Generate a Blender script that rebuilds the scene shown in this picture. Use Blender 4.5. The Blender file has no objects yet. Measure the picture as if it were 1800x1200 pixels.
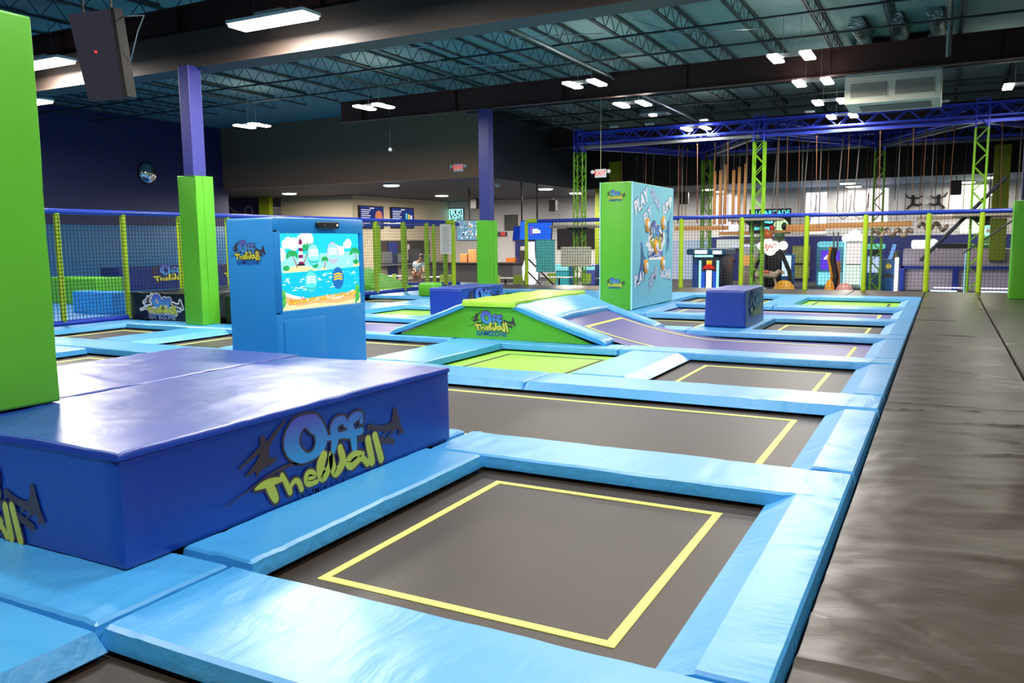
import bpy, bmesh, math, random
from mathutils import Vector, Matrix, noise
random.seed(7)
SC = bpy.context.scene
COL = SC.collection
PI = math.pi
# ---------------------------------------------------------------- materials
MATS = {}
def sr(r, g, b):
    f = lambda c: (c/255/12.92) if c/255 <= .04045 else ((c/255+.055)/1.055)**2.4
    return (f(r), f(g), f(b), 1)
def mat(name, col, rough=.5, metal=0, spec=.5, bump=None, emit=0, coat=0, var=0, alpha=1, trans=0):
    if name in MATS: return MATS[name]
    m = bpy.data.materials.new(name); m.use_nodes = True
    nt = m.node_tree; N = nt.nodes; L = nt.links
    b = N['Principled BSDF']
    b.inputs['Base Color'].default_value = col
    b.inputs['Roughness'].default_value = rough
    b.inputs['Metallic'].default_value = metal
    b.inputs['Specular IOR Level'].default_value = spec
    b.inputs['Coat Weight'].default_value = coat
    b.inputs['Coat Roughness'].default_value = .36; b.inputs['Coat IOR'].default_value = 1.5 if coat < .95 else 1.68
    b.inputs['Alpha'].default_value = alpha
    b.inputs['Transmission Weight'].default_value = trans
    if emit:
        b.inputs['Emission Color'].default_value = col
        b.inputs['Emission Strength'].default_value = emit
    tc = N.new('ShaderNodeTexCoord')
    if var:
        n = N.new('ShaderNodeTexNoise'); n.inputs['Scale'].default_value = 2.3; n.inputs['Detail'].default_value = 5
        L.new(tc.outputs['Object'], n.inputs['Vector'])
        mx = N.new('ShaderNodeMix'); mx.data_type = 'RGBA'
        mx.inputs[6].default_value = [c*(1-var) for c in col[:3]]+[1]
        mx.inputs[7].default_value = [min(1, c*(1+var)) for c in col[:3]]+[1]
        L.new(n.outputs['Fac'], mx.inputs[0]); L.new(mx.outputs[2], b.inputs['Base Color'])
    if bump:
        last = None
        for (sc, st, dist, stretch, *rot) in bump:
            mp = N.new('ShaderNodeMapping'); mp.inputs['Scale'].default_value = stretch; mp.vector_type = 'TEXTURE' if 0 else 'POINT'
            L.new(tc.outputs['Object'], mp.inputs['Vector'])
            n = N.new('ShaderNodeTexNoise'); n.inputs['Scale'].default_value = sc
            n.inputs['Detail'].default_value = 3; n.inputs['Distortion'].default_value = dist
            L.new(mp.outputs['Vector'], n.inputs['Vector'])
            if rot:
                mr_ = N.new('ShaderNodeMapping'); mr_.inputs['Rotation'].default_value = (0, 0, rot[0]); L.new(tc.outputs['Object'], mr_.inputs['Vector']); L.new(mr_.outputs['Vector'], mp.inputs['Vector'])
                n.noise_type = 'RIDGED_MULTIFRACTAL'; n.inputs['Detail'].default_value = 1.5
            bp = N.new('ShaderNodeBump'); bp.inputs['Strength'].default_value = st; bp.inputs['Distance'].default_value = .05
            L.new(n.outputs['Fac'], bp.inputs['Height'])
            if last: L.new(last.outputs['Normal'], bp.inputs['Normal'])
            last = bp
        L.new(last.outputs['Normal'], b.inputs['Normal'])
    MATS[name] = m; return m
def emi(name, col, s=1.0):
    if name in MATS: return MATS[name]
    m = bpy.data.materials.new(name); m.use_nodes = True
    N = m.node_tree.nodes; L = m.node_tree.links
    N.clear(); o = N.new('ShaderNodeOutputMaterial'); e = N.new('ShaderNodeEmission')
    e.inputs[0].default_value = col; e.inputs[1].default_value = s
    L.new(e.outputs[0], o.inputs[0]); MATS[name] = m; return m
def grad(name, c0, c1, rough=.35, axis=2, lo=0., hi=1., emit=0):
    """printed two-colour gradient along the local axis"""
    m = mat(name, c0, rough)
    nt = m.node_tree; N = nt.nodes; L = nt.links
    tc = N.new('ShaderNodeTexCoord'); sx = N.new('ShaderNodeSeparateXYZ'); L.new(tc.outputs['Generated'], sx.inputs[0])
    mr = N.new('ShaderNodeMapRange'); mr.inputs[1].default_value = lo; mr.inputs[2].default_value = hi
    L.new(sx.outputs[axis], mr.inputs[0])
    mx = N.new('ShaderNodeMix'); mx.data_type = 'RGBA'; mx.inputs[6].default_value = c0; mx.inputs[7].default_value = c1
    L.new(mr.outputs[0], mx.inputs[0]); L.new(mx.outputs[2], N['Principled BSDF'].inputs['Base Color'])
    if emit:
        L.new(mx.outputs[2], N['Principled BSDF'].inputs['Emission Color']); N['Principled BSDF'].inputs['Emission Strength'].default_value = emit
    return m
WR = [(1.6, .3, .8, (1, 1, 1)), (2.2, .16, .6, (.3, 1.5, 1), .35), (5, .25, 1.5, (.35, 1, 1))]
WRX = [(1.6, .3, .8, (1, 1, 1)), (2.2, .16, .6, (1.5, .3, 1), .35), (5, .25, 1.5, (1, .35, 1))]
M_PAD = mat('light_blue_vinyl', sr(62, 158, 224), .40, coat=.7, bump=WR)
M_PADX = mat('light_blue_vinyl_across', sr(62, 158, 224), .40, coat=.7, bump=WRX)
M_NAVY = mat('royal_blue_vinyl', sr(6, 54, 160), .42, spec=.15, coat=1., bump=[(1.2, .35, 1, (1, 1, 1)), (1.1, .12, .8, (1, .4, 1), .6), (4, .15, 2, (1, 1, .5))])
M_GREEN = mat('bright_green_vinyl', sr(92, 182, 42), .42, bump=[(1.5, .18, .8, (1, 1, .4))])
M_GREENT = mat('green_vinyl_top', sr(160, 215, 60), .38, bump=WR)
M_BLK = mat('black_vinyl', sr(58, 48, 38), .38, coat=.5, bump=[(1.1, .4, .6, (1, 1, 1)), (.8, .35, .5, (.35, 1.3, 1), .38), (2.6, .14, .8, (.4, 1.3, 1), -.2), (9, .12, .6, (.5, 1, 1))])
M_BLKV = mat('black_glossy_vinyl', sr(26, 30, 34), .28, bump=WR)
M_BED = mat('black_trampoline_mat', sr(47, 37, 29), .46, spec=.55, var=.3, bump=[(60, .04, 0, (1, 1, 1))])
M_BEDG = mat('green_trampoline_mat', sr(140, 212, 60), .5, bump=[(60, .04, 0, (1, 1, 1))])
M_BEDP = mat('purple_trampoline_mat', sr(92, 84, 150), .42, spec=.6, var=.12, bump=[(60, .04, 0, (1, 1, 1))])
M_YEL = mat('yellow_tape', sr(238, 244, 112), .5)
M_BTAPE = mat('black_tape', sr(52, 48, 40), .6)
M_UNDER = mat('dark_void', sr(14, 14, 16), .9)
M_KIOSK = mat('kiosk_blue_vinyl', sr(44, 145, 222), .36, bump=[(1.4, .2, .8, (1, 1, .5))])
M_COLB = mat('indigo_painted_steel', sr(60, 62, 146), .4, bump=[(3, .06, 0, (1, 1, 1))])
M_COLD = mat('dark_indigo_paint', sr(48, 56, 130), .45)
M_LIME = mat('lime_foam_sleeve', sr(176, 212, 36), .45)
M_RAIL = mat('royal_blue_rail', sr(34, 62, 176), .28)
M_NET = mat('black_net_cord', sr(28, 30, 38), .8)
M_NETW = mat('grey_net_cord', sr(60, 62, 66), .8)
M_JOIST = mat('green_grey_steel', sr(50, 62, 62), .55)
M_DECK = mat('teal_roof_deck', sr(112, 140, 136), .7, var=.15, bump=[(3, .3, 0, (6, .1, 1))])
M_RED = mat('dark_red_steel', sr(58, 28, 26), .55)
M_BRN = mat('dark_brown_paint', sr(68, 56, 50), .55, var=.12)
M_BRN2 = mat('brown_bulkhead_paint', sr(158, 116, 88), .6, var=.1)
M_DKBL = mat('slate_blue_paint', sr(44, 52, 68), .6, var=.15)
M_BLACKP = mat('black_paint', sr(16, 15, 15), .7)
M_SOFFIT = mat('charcoal_soffit', sr(72, 70, 74), .7)
M_SOFB = mat('pale_blue_soffit', sr(120, 150, 175), .6)
M_NAVYW = mat('navy_wall_paint', sr(38, 46, 96), .5, var=.12)
M_NAVYA = mat('arcade_navy_paint', sr(36, 48, 124), .5)
M_WHITE = mat('white_wall_paint', sr(222, 220, 222), .6)
M_TAN = mat('cream_wall_paint', sr(214, 200, 172), .6)
M_OLIVE = mat('olive_green_paint', sr(150, 168, 20), .5)
M_TRUSS = mat('blue_truss_paint', sr(66, 84, 225), .25, metal=.3)
M_TRUSSG = mat('lime_truss_paint', sr(140, 205, 40), .35)
M_WOOD = mat('rough_timber', sr(196, 140, 78), .6, var=.25)
M_ROPE = mat('brown_rope', sr(112, 76, 52), .8)
M_ROPEG = mat('grey_rope', sr(120, 112, 108), .8)
M_GALV = mat('galvanised_steel', sr(150, 158, 162), .35, metal=.8)
M_PIPE = mat('dark_pipe', sr(40, 46, 48), .5)
M_CREAM = mat('cream_sheet_metal', sr(245, 240, 220), .45)
M_GREY = mat('grey_sheet_metal', sr(158, 176, 172), .45)
M_FOIL = mat('crinkled_foil', sr(170, 185, 185), .25, metal=1, bump=[(6, 1., 2, (1, 1, 1))])
M_DARK = mat('matte_black', sr(22, 22, 24), .5)
M_DGREY = mat('dark_grey', sr(70, 70, 74), .6)
M_PLW = mat('white_plastic', sr(235, 235, 230), .4)
M_CARPET = mat('dark_carpet', sr(62, 60, 70), .9, var=.2)
M_CHROME = mat('chrome', sr(230, 230, 235), .04, metal=1)
M_LOGOD = mat('logo_dark_print', sr(74, 54, 58), .4)
M_LOGOY = grad('logo_yellow_print', sr(200, 205, 60), sr(238, 232, 90), .4)
M_LOGOB = mat('logo_navy_print', sr(34, 76, 165), .4)
M_LOGOBF = mat('logo_faint_print', sr(22, 62, 150), .35)
M_LOGOW = mat('logo_white_print', sr(238, 238, 240), .4)
M_LAMP = emi('led_lamp', (1, .95, .88, 1), 14)
M_DOWN = emi('warm_downlight', (1, .93, .78, 1), 9)
# ---------------------------------------------------------------- mesh builder
LOC = {}
class MB:
    def __init__(s): s.v = []; s.f = []; s.m = []
    def add(s, vs, fs, mi=0):
        n = len(s.v); s.v += [tuple(v) for v in vs]; s.f += [tuple(i+n for i in f) for f in fs]; s.m += [mi]*len(fs); return s
    def box(s, x0, x1, y0, y1, z0, z1, mi=0):
        vs = [(x, y, z) for z in (z0, z1) for y in (y0, y1) for x in (x0, x1)]
        return s.add(vs, [(0, 2, 3, 1), (4, 5, 7, 6), (0, 1, 5, 4), (2, 6, 7, 3), (0, 4, 6, 2), (1, 3, 7, 5)], mi)
    def rbox(s, x0, x1, y0, y1, z0, z1, r=.02, mi=0):
        """box with chamfered edges"""
        r = min(r, (x1-x0)/2.01, (y1-y0)/2.01, (z1-z0)/2.01)
        bm = bmesh.new(); bmesh.ops.create_cube(bm, size=1)
        for v in bm.verts:
            v.co = Vector(((x0+x1)/2+v.co.x*(x1-x0), (y0+y1)/2+v.co.y*(y1-y0), (z0+z1)/2+v.co.z*(z1-z0)))
        bmesh.ops.bevel(bm, geom=list(bm.edges), offset=r, segments=2, profile=.5, affect='EDGES')
        s.bm(bm, mi); return s
    def bm(s, bm, mi=0):
        bm.verts.index_update()
        s.add([v.co[:] for v in bm.verts], [[v.index for v in f.verts] for f in bm.faces], mi); bm.free(); return s
    def tube(s, pts, r, n=8, mi=0, caps=True, r1=None):
        pts = [Vector(p) for p in pts]; k = len(pts); vs = []; fs = []
        prev = None
        for i, p in enumerate(pts):
            d = (pts[min(i+1, k-1)]-pts[max(i-1, 0)]).normalized()
            if prev is None:
                a = Vector((0, 0, 1)) if abs(d.z) < .9 else Vector((1, 0, 0))
                u = d.cross(a).normalized()
            else:
                u = (prev-d*prev.dot(d)).normalized()
            prev = u; w = d.cross(u)
            rr = r[i] if isinstance(r, (list, tuple)) else (r if r1 is None else r+(r1-r)*i/(k-1))
            for j in range(n):
                t = 2*PI*(j+.5)/n; vs.append(p+u*math.cos(t)*rr+w*math.sin(t)*rr)
        for i in range(k-1):
            for j in range(n):
                a = i*n+j; b = i*n+(j+1) % n; fs.append((a, b, b+n, a+n))
        if caps: fs.append(tuple(range(n-1, -1, -1))); fs.append(tuple(range((k-1)*n, k*n)))
        return s.add(vs, fs, mi)
    def cyl(s, p, q, r, n=16, mi=0, r1=None): return s.tube([p, q], r, n, mi, True, r1)
    def ball(s, c, r, mi=0, n=10, sz=1, sx=1, sy=1):
        bm = bmesh.new(); bmesh.ops.create_uvsphere(bm, u_segments=n+4, v_segments=n, radius=r)
        for v in bm.verts: v.co = Vector((c[0]+v.co.x*sx, c[1]+v.co.y*sy, c[2]+v.co.z*sz))
        return s.bm(bm, mi)
    def lathe(s, c, prof, n=24, mi=0):
        vs = []; fs = []
        for (r, z) in prof:
            for j in range(n):
                t = 2*PI*j/n; vs.append((c[0]+r*math.cos(t), c[1]+r*math.sin(t), c[2]+z))
        for i in range(len(prof)-1):
            for j in range(n):
                a = i*n+j; b = i*n+(j+1) % n; fs.append((a, b, b+n, a+n))
        fs.append(tuple(range(n-1, -1, -1))); fs.append(tuple(range((len(prof)-1)*n, len(prof)*n)))
        return s.add(vs, fs, mi)
    def prism(s, poly, fr, t, mi=0):
        """poly in (u,v) of frame fr=(o,U,V), extruded by t along UxV from the frame"""
        o, U, V = [Vector(a) for a in fr]; Nn = U.cross(V).normalized(); k = len(poly)
        a = [o+U*p[0]+V*p[1] for p in poly]; b = [p+Nn*t for p in a]
        return s.add(a+b, [tuple(range(k-1, -1, -1)), tuple(range(k, 2*k))]+[(i, (i+1) % k, (i+1) % k+k, i+k) for i in range(k)], mi)
    def flat(s, poly, fr, off=0, mi=0):
        o, U, V = [Vector(a) for a in fr]; Nn = U.cross(V).normalized()
        return s.add([o+U*p[0]+V*p[1]+Nn*off for p in poly], [tuple(range(len(poly)))], mi)
    def stroke(s, pts, fr, off=0, mi=0, grow=0, k=5):
        """brush stroke through (u,v,width), smooth, flat"""
        P = [pts[0]]+list(pts)+[pts[-1]]; q = []
        for i in range(1, len(P)-2):
            for j in range(k):
                t = j/k
                q.append([.5*((2*P[i][c])+(-P[i-1][c]+P[i+1][c])*t+(2*P[i-1][c]-5*P[i][c]+4*P[i+1][c]-P[i+2][c])*t*t+(-P[i-1][c]+3*P[i][c]-3*P[i+1][c]+P[i+2][c])*t**3) for c in range(3)])
        q.append(list(pts[-1]))
        l = []; r = []
        for i, p in enumerate(q):
            a = q[max(i-1, 0)]; b = q[min(i+1, len(q)-1)]
            dx, dy = b[0]-a[0], b[1]-a[1]; L_ = math.hypot(dx, dy) or 1; w = max(p[2]/2, .0008)+grow
            l.append((p[0]-dy/L_*w, p[1]+dx/L_*w)); r.append((p[0]+dy/L_*w, p[1]-dx/L_*w))
        for i in range(len(q)-1): s.flat([l[i], r[i], r[i+1], l[i+1]], fr, off, mi)
        for j, p in enumerate((q[0], q[-1])):
            w = max(p[2]/2, .0008)+grow
            if w > .004: s.flat([(p[0]+w*math.cos(a*PI/6), p[1]+w*math.sin(a*PI/6)) for a in range(12)], fr, off+.00005*(j+1), mi)
        return s
    def text(s, txt, fr, size=1, off=0, mi=0, grow=0, align='CENTER', shear=0, ext=0):
        key = (txt, align, grow, shear, ext)
        if key not in TXT:
            c = bpy.data.curves.new('t', 'FONT'); c.body = txt; c.align_x = align; c.align_y = 'CENTER'; c.offset = grow; c.shear = shear
            c.resolution_u = 3; c.extrude = ext
            o = bpy.data.objects.new('t', c); COL.objects.link(o)
            dg = bpy.context.evaluated_depsgraph_get(); me = o.evaluated_get(dg).to_mesh()
            TXT[key] = ([v.co[:] for v in me.vertices], [tuple(p.vertices) for p in me.polygons])
            bpy.data.objects.remove(o); bpy.data.curves.remove(c)
        vs, fs = TXT[key]; o, U, V = [Vector(a) for a in fr]; Nn = U.cross(V).normalized()
        return s.add([o+U*(v[0]*size)+V*(v[1]*size)+Nn*(off+v[2]) for v in vs], fs, mi)
    def build(s, name, mats, parent=None, loc=None, smooth=False, ang=40):
        if not isinstance(mats, (list, tuple)): mats = [mats]
        base = Vector(LOC[parent.name]) if parent else Vector((0, 0, 0))
        org = Vector(loc) if loc is not None else (base if parent else Vector((0, 0, 0)))
        me = bpy.data.meshes.new(name)
        me.from_pydata([tuple(Vector(v)-org) for v in s.v], [], s.f)
        for m in mats: me.materials.append(m)
        if len(mats) > 1:
            me.polygons.foreach_set('material_index', s.m)
        me.update()
        if smooth:
            bm = bmesh.new(); bm.from_mesh(me); bmesh.ops.remove_doubles(bm, verts=bm.verts, dist=1e-5)
            for f in bm.faces: f.smooth = True
            for e in bm.edges:
                if len(e.link_faces) == 2 and e.calc_face_angle(0) > math.radians(ang): e.smooth = False
            bm.to_mesh(me); bm.free()
        o = bpy.data.objects.new(name, me); COL.objects.link(o)
        if parent: o.parent = parent
        o.location = org-base
        LOC[o.name] = tuple(org); return o
TXT = {}
def tag(o, label=None, cat=None, group=None, kind=None):
    if label: o['label'] = label
    if cat: o['category'] = cat
    if group: o['group'] = group
    if kind: o['kind'] = kind
    return o
def thing(name, loc, label, cat, group=None):
    o = bpy.data.objects.new(name, None); COL.objects.link(o); o.location = loc; o.empty_display_size = .1
    LOC[o.name] = tuple(loc); return tag(o, label, cat, group)
def structure(o): o['kind'] = 'structure'; return o
def kids(o): return [c for c in bpy.data.objects if c.parent == o]
def copy_tree(root, loc, label=None, rz=None, group=None, ch=None):
    r = root.copy(); COL.objects.link(r); r.location = loc; LOC[r.name] = tuple(loc)
    if rz is not None: r.rotation_euler = (0, 0, rz)
    if label: r['label'] = label
    if group: r['group'] = group
    def rec(src, dst):
        for c in (src.children):
            d = c.copy(); COL.objects.link(d); d.parent = dst; rec(c, d)
    rec(root, r); return r
# ---------------------------------------------------------------- camera (28.8 mm lens, eye 1.75 m above the pads)
cd = bpy.data.cameras.new('camera'); cam = bpy.data.objects.new('camera', cd); COL.objects.link(cam)
cd.sensor_width = 36; cd.lens = 36*1437.9/1800; cd.clip_end = 200
yaw, pit, rol = -.484780, .122143, -.0097932
f_ = Vector((math.sin(yaw)*math.cos(pit), math.cos(yaw)*math.cos(pit), -math.sin(pit)))
r0 = Vector((math.cos(yaw), -math.sin(yaw), 0)); u0 = r0.cross(f_)
rt = r0*math.cos(rol)+u0*math.sin(rol); up = -r0*math.sin(rol)+u0*math.cos(rol)
cam.matrix_world = Matrix(((rt.x, up.x, -f_.x, 0), (rt.y, up.y, -f_.y, 0), (rt.z, up.z, -f_.z, 1.75), (0, 0, 0, 1)))
SC.camera = cam
cd.dof.use_dof = False
LG = {'O':[((0.4079,0.2246),(0.4088,0.1718)),((0.4637,0.211),(0.4292,0.1508)),((0.5011,0.1667),(0.4472,0.1384)),((0.5187,0.1171),(0.4514,0.1121)),((0.4889,0.0694),(0.4361,0.0875)),((0.43,0.0523),(0.4076,0.083)),((0.3663,0.0552),(0.3862,0.0991)),((0.3107,0.0897),(0.3666,0.1258)),((0.2897,0.1379),(0.3679,0.1475)),((0.3053,0.1855),(0.3809,0.1694)),((0.349,0.2198),(0.3972,0.1781))],'off':[[(0.5465,0.0587,0.0283),(0.5594,0.1023,0.0391),(0.5547,0.144,0.041),(0.5759,0.1641,0.0371),(0.6114,0.1628,0.0326),(0.622,0.1429,0.0204)],[(0.5236,0.1131,0.021),(0.6309,0.1055,0.0278)],[(0.6717,0.0383,0.0314),(0.6666,0.0846,0.0372),(0.649,0.1362,0.0412),(0.6724,0.1595,0.0386),(0.7129,0.1606,0.0317),(0.7182,0.1353,0.019)],[(0.6306,0.0996,0.0256),(0.7164,0.0992,0.0288)]],'wall':[[(0.1516,0.0211,0.0107),(0.1796,0.0249,0.024),(0.215,0.0258,0.0293),(0.2693,0.0229,0.0188)],[(0.2076,0.0225,0.0305),(0.2257,-0.0091,0.0382),(0.2398,-0.0389,0.0298)],[(0.2738,0.0368,0.0188),(0.286,0.0163,0.0215),(0.3108,-0.0342,0.0244)],[(0.3079,-0.0202,0.0166),(0.3335,-0.0009,0.0194),(0.3547,-0.0094,0.0222),(0.3686,-0.0394,0.0224)],[(0.3957,-0.0109,0.0146),(0.441,-0.0128,0.0149),(0.4338,0.005,0.0176),(0.4074,0.0118,0.0201),(0.3928,-0.0057,0.0226),(0.4049,-0.0314,0.0214),(0.4513,-0.0338,0.0178)],[(0.4923,0.0542,0.0381),(0.4735,0.0187,0.0454),(0.4836,-0.0252,0.043),(0.5237,0.0061,0.0296),(0.5322,0.0504,0.0254),(0.5385,0.0081,0.034),(0.5566,-0.0287,0.0372),(0.5984,0.005,0.0378),(0.5854,0.0613,0.0302)],[(0.7212,0.0053,0.0214),(0.6678,0.0181,0.0254),(0.627,-0.0033,0.0294),(0.6497,-0.027,0.0298),(0.7109,-0.0093,0.0259),(0.7481,-0.0394,0.0294)],[(0.7558,0.0558,0.0356),(0.7777,-0.0393,0.0392)],[(0.8006,0.0626,0.0331),(0.8381,-0.0429,0.037)]],'dark':[[(0.0062,-0.0004,0.0017),(0.1111,0.0222,0.0058),(0.1949,0.046,0.0109),(0.2977,0.062,0.0139),(0.3587,0.0587,0.0078)],[(0.0249,-0.0025,0.0017),(0.054,0.003,0.0023)],[(0.6757,0.0796,0.0224),(0.7801,0.0504,0.0266),(0.9245,0.0099,0.0249)],[(0.1923,0.181,0.0263),(0.1932,0.173,0.0264)],[(0.209,0.1564,0.0314),(0.1968,0.1305,0.0433),(0.1879,0.1013,0.0444)],[(0.2199,0.1607,0.0206),(0.2541,0.1911,0.016),(0.3016,0.2228,0.0082)],[(0.1878,0.1535,0.0215),(0.1349,0.1299,0.0128),(0.0822,0.1049,0.008)],[(0.1814,0.1081,0.0359),(0.1457,0.0886,0.0212),(0.1133,0.0765,0.0081)],[(0.1914,0.1004,0.0397),(0.2266,0.097,0.0245),(0.2521,0.1002,0.0087)],[(0.1842,0.097,0.03),(0.1655,0.0757,0.0178),(0.1624,0.0599,0.0071)],[(0.9411,0.1372,0.0282),(0.9427,0.126,0.0332)],[(0.9431,0.1111,0.0415),(0.934,0.0775,0.0547)],[(0.9274,0.0737,0.0364),(0.8421,0.0826,0.024),(0.7631,0.1053,0.0232)],[(0.9532,0.0962,0.0384),(0.9702,0.0622,0.0286),(0.9911,0.0382,0.0221)],[(0.8955,0.0714,0.0098),(0.856,0.0506,0.0081)],[(0.9267,0.0565,0.0099),(0.8896,0.0356,0.0082)],[(0.7683,0.1116,0.0124),(0.7624,0.0913,0.0139)],[(0.9895,0.0516,0.0119),(0.9666,0.0304,0.0135)]]}
def logo(parent, o, U, W, vs=1.5, white=False, gz=True, faint=False, lift=.0012, flip=False):
    """o = lower-left corner of the print on the face, U = reading direction, W = width"""
    U = Vector(U).normalized(); V = Vector((0, 0, 1)); fr = (Vector(o), U*W, V*W*vs)
    b = MB(); st = lift; dz = [0]
    # widths were measured on the stretched face, keep them in the same frame
    def layer(keys, off, mi, grow):
        for k in keys:
            for l in LG[k]: b.stroke([(p[0], p[1], p[2]) for p in l], fr, off+dz[0], mi, grow); dz[0] += .00004
    def ring(off, mi, go, gi):
        R = LG['O']; n = len(R); A = []; B = []
        cx = sum(r[0][0] for r in R)/n; cy = sum(r[0][1] for r in R)/n
        def sm(i, w):
            P = [R[(i+j-1) % n][w] for j in range(4)]; out = []
            for k in range(4):
                t = k/4
                out.append([.5*(2*P[1][c]+(-P[0][c]+P[2][c])*t+(2*P[0][c]-5*P[1][c]+4*P[2][c]-P[3][c])*t*t+(-P[0][c]+3*P[1][c]-3*P[2][c]+P[3][c])*t**3) for c in (0, 1)])
            return out
        for i in range(n): A += sm(i, 0); B += sm(i, 1)
        def sc(p, g):
            dx, dy = p[0]-cx, p[1]-cy; L = math.hypot(dx, dy) or 1; return (p[0]+dx/L*g, p[1]+dy/L*g)
        A = [sc(p, go) for p in A]; B = [sc(p, -gi) for p in B]; m = len(A)
        for i in range(m): b.flat([A[i], B[i], B[(i+1) % m], A[(i+1) % m]], fr, off, mi)
    if white:
        layer(('dark', 'off', 'wall'), st, 4, .022); ring(st, 4, .022, .03)
        if gz: b.text('GAMEZONE', (Vector(o)+U*W*.5-V*W*(.059+.045*vs), U, V), W*.115, st, 4, .05)
    dz[0] = 0; layer(('dark',), st*2, 0, 0); layer(('off', 'wall'), st*2, 0, .009); dz[0] = 0; ring(st*2, 0, .009, .009)
    layer(('off',), st*3, 1, 0); ring(st*3+.0003, 1, 0, 0); layer(('wall',), st*3, 2, 0)
    if gz:
        b.text('GAMEZONE', (Vector(o)+U*W*.5+V*W*(-.06 if faint else -(.059+.045*vs)), U, V), W*(.055 if faint else .115), st*3, 3, .015)
    g = grad('logo_blue_gradient', sr(70, 160, 220), sr(96, 80, 190), .4, 2, .5, .98)
    return b.build('logo_print', [M_LOGOD, g, M_LOGOY, M_LOGOBF if faint else M_LOGOB, M_LOGOW], parent)
# ---------------------------------------------------------------- floor pads (soft vinyl slabs with rounded, sloping sides)
def pad_mb(x0, x1, y0, y1, sl=(.03, .03, .03, .03), z=0, t=.1, amp=.006, step=.11, seed=0, folds=()):
    """sl = run of the slope on the -x, +x, -y, +y side"""
    def ax(a, b, sa, sb):
        L = [a, a+sa*.25, a+sa*.5, a+sa, a+sa+.03]; R = [b-sb-.03, b-sb, b-sb*.5, b-sb*.25, b]
        n = max(1, int((R[0]-L[-1])/step)); return L+[L[-1]+(R[0]-L[-1])*i/n for i in range(1, n)]+R
    X = ax(x0, x1, sl[0], sl[1]); Y = ax(y0, y1, sl[2], sl[3])
    def pr(d, s):
        if s <= .05: q = min(1, d/s); return -t+t*(q*1.7 if q < .5 else .85+(q-.5)*.3)
        q = min(1, d/s); return -t+t*q
    vs = []; nx = len(X); ny = len(Y)
    for y in Y:
        for x in X:
            zz = min(pr(x-x0, sl[0]), pr(x1-x, sl[1]), pr(y-y0, sl[2]), pr(y1-y, sl[3]))
            w = noise.noise(Vector((x*2.1+seed, y*2.1, seed)))*amp+noise.noise(Vector((x*6+seed, y*6, seed)))*amp*.45
            for (fx, fy, fc, fs_, fl, fw, fa) in folds:
                u_ = (x-fx)*fc+(y-fy)*fs_; v_ = -(x-fx)*fs_+(y-fy)*fc
                if abs(v_) < fw*3 and abs(u_) < fl*2: w += fa*math.exp(-(v_/fw)**2-(u_/fl)**2)
            if zz > -t*.9: zz += w-.004
            vs.append((x, y, z+zz))
    fs = [(j*nx+i, j*nx+i+1, (j+1)*nx+i+1, (j+1)*nx+i) for j in range(ny-1) for i in range(nx-1)]
    b = MB(); b.add(vs, fs)
    n = len(vs); rim = [i for i in range(nx)]+[j*nx+nx-1 for j in range(1, ny)]+[(ny-1)*nx+i for i in range(nx-2, -1, -1)]+[j*nx for j in range(ny-2, 0, -1)]
    b.v += [(vs[i][0], vs[i][1], z-t-.004) for i in rim]; k = len(rim)
    b.f += [(rim[i], n+i, n+(i+1) % k, rim[(i+1) % k]) for i in range(k)]; b.f.append(tuple(n+i for i in range(k-1, -1, -1))); b.m += [0]*(k+1)
    return b
SEED = [0]
def pad(x0, x1, y0, y1, label, sl=(.03,)*4, m=None, name='floor_pad', cat='pad', group='light blue safety pads around the trampolines', z=0, t=.1, amp=.006, step=.11):
    SEED[0] += 3.7
    rr = random.Random(int(SEED[0]*10)); folds = []; big = name != 'floor_pad'
    if y0 < 12.5 and x1 > -9:
        wd, ln = min(x1-x0, y1-y0), max(x1-x0, y1-y0); alongx = (x1-x0) > (y1-y0)
        for k in range(int(ln*(2.2 if big else 4.5))):
            q = rr.random()
            if rr.random() < .5 and not big: q = rr.choice((rr.uniform(0, .14), rr.uniform(.86, 1)))
            px_, py_ = (x0+q*(x1-x0), rr.uniform(y0, y1)) if alongx else (rr.uniform(x0, x1), y0+q*(y1-y0))
            a = (PI/2 if alongx else 0)+rr.uniform(-.75, .75)
            if big: a = rr.choice((-.55, -.4, .1, .3))+rr.uniform(-.15, .15)
            folds.append((px_, py_, math.cos(a), math.sin(a), rr.uniform(.15, .45)*wd*(1.3 if big else 1), rr.uniform(.014, .035)*(1.4 if big else 1), rr.uniform(.004, .010)*rr.choice((1, 1, -1))*(2.4 if big else 1.1)))
        step = min(step, .05 if y0 < 9 else .08)
    m = m or (M_PAD if (x1-x0) < (y1-y0) else M_PADX)
    b = pad_mb(x0+.006, x1-.006, y0+.006, y1-.006, sl, z, t, amp, step, SEED[0], folds)
    return tag(b.build(name, m, None, ((x0+x1)/2, (y0+y1)/2, z-t), smooth=True, ang=22), label, cat, group)
BZ = -.135
def bed(x0, x1, y0, y1, label, m=M_BED, tape=M_YEL, inset=.25, w=.055, lines=True, group='trampolines set into the padded floor'):
    t = thing('trampoline', ((x0+x1)/2, (y0+y1)/2, BZ-.03), label, 'trampoline', group)
    MB().rbox(x0-.1, x1+.1, y0-.1, y1+.1, BZ-.03, BZ, .005).build('jumping_bed', m, t)
    a0, a1, b0, b1 = x0+inset-.03, x1-inset, y0+inset+.03, y1-inset+.06; z = BZ+.004
    b = MB()
    for q in ((a0, a1, b0, b0+w), (a0, a1, b1-w, b1), (a0, a0+w, b0+w, b1-w), (a1-w, a1, b0+w, b1-w)): b.box(q[0], q[1], q[2], q[3], BZ, z)
    b.build('boundary_line', tape, t)
    return t
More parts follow.
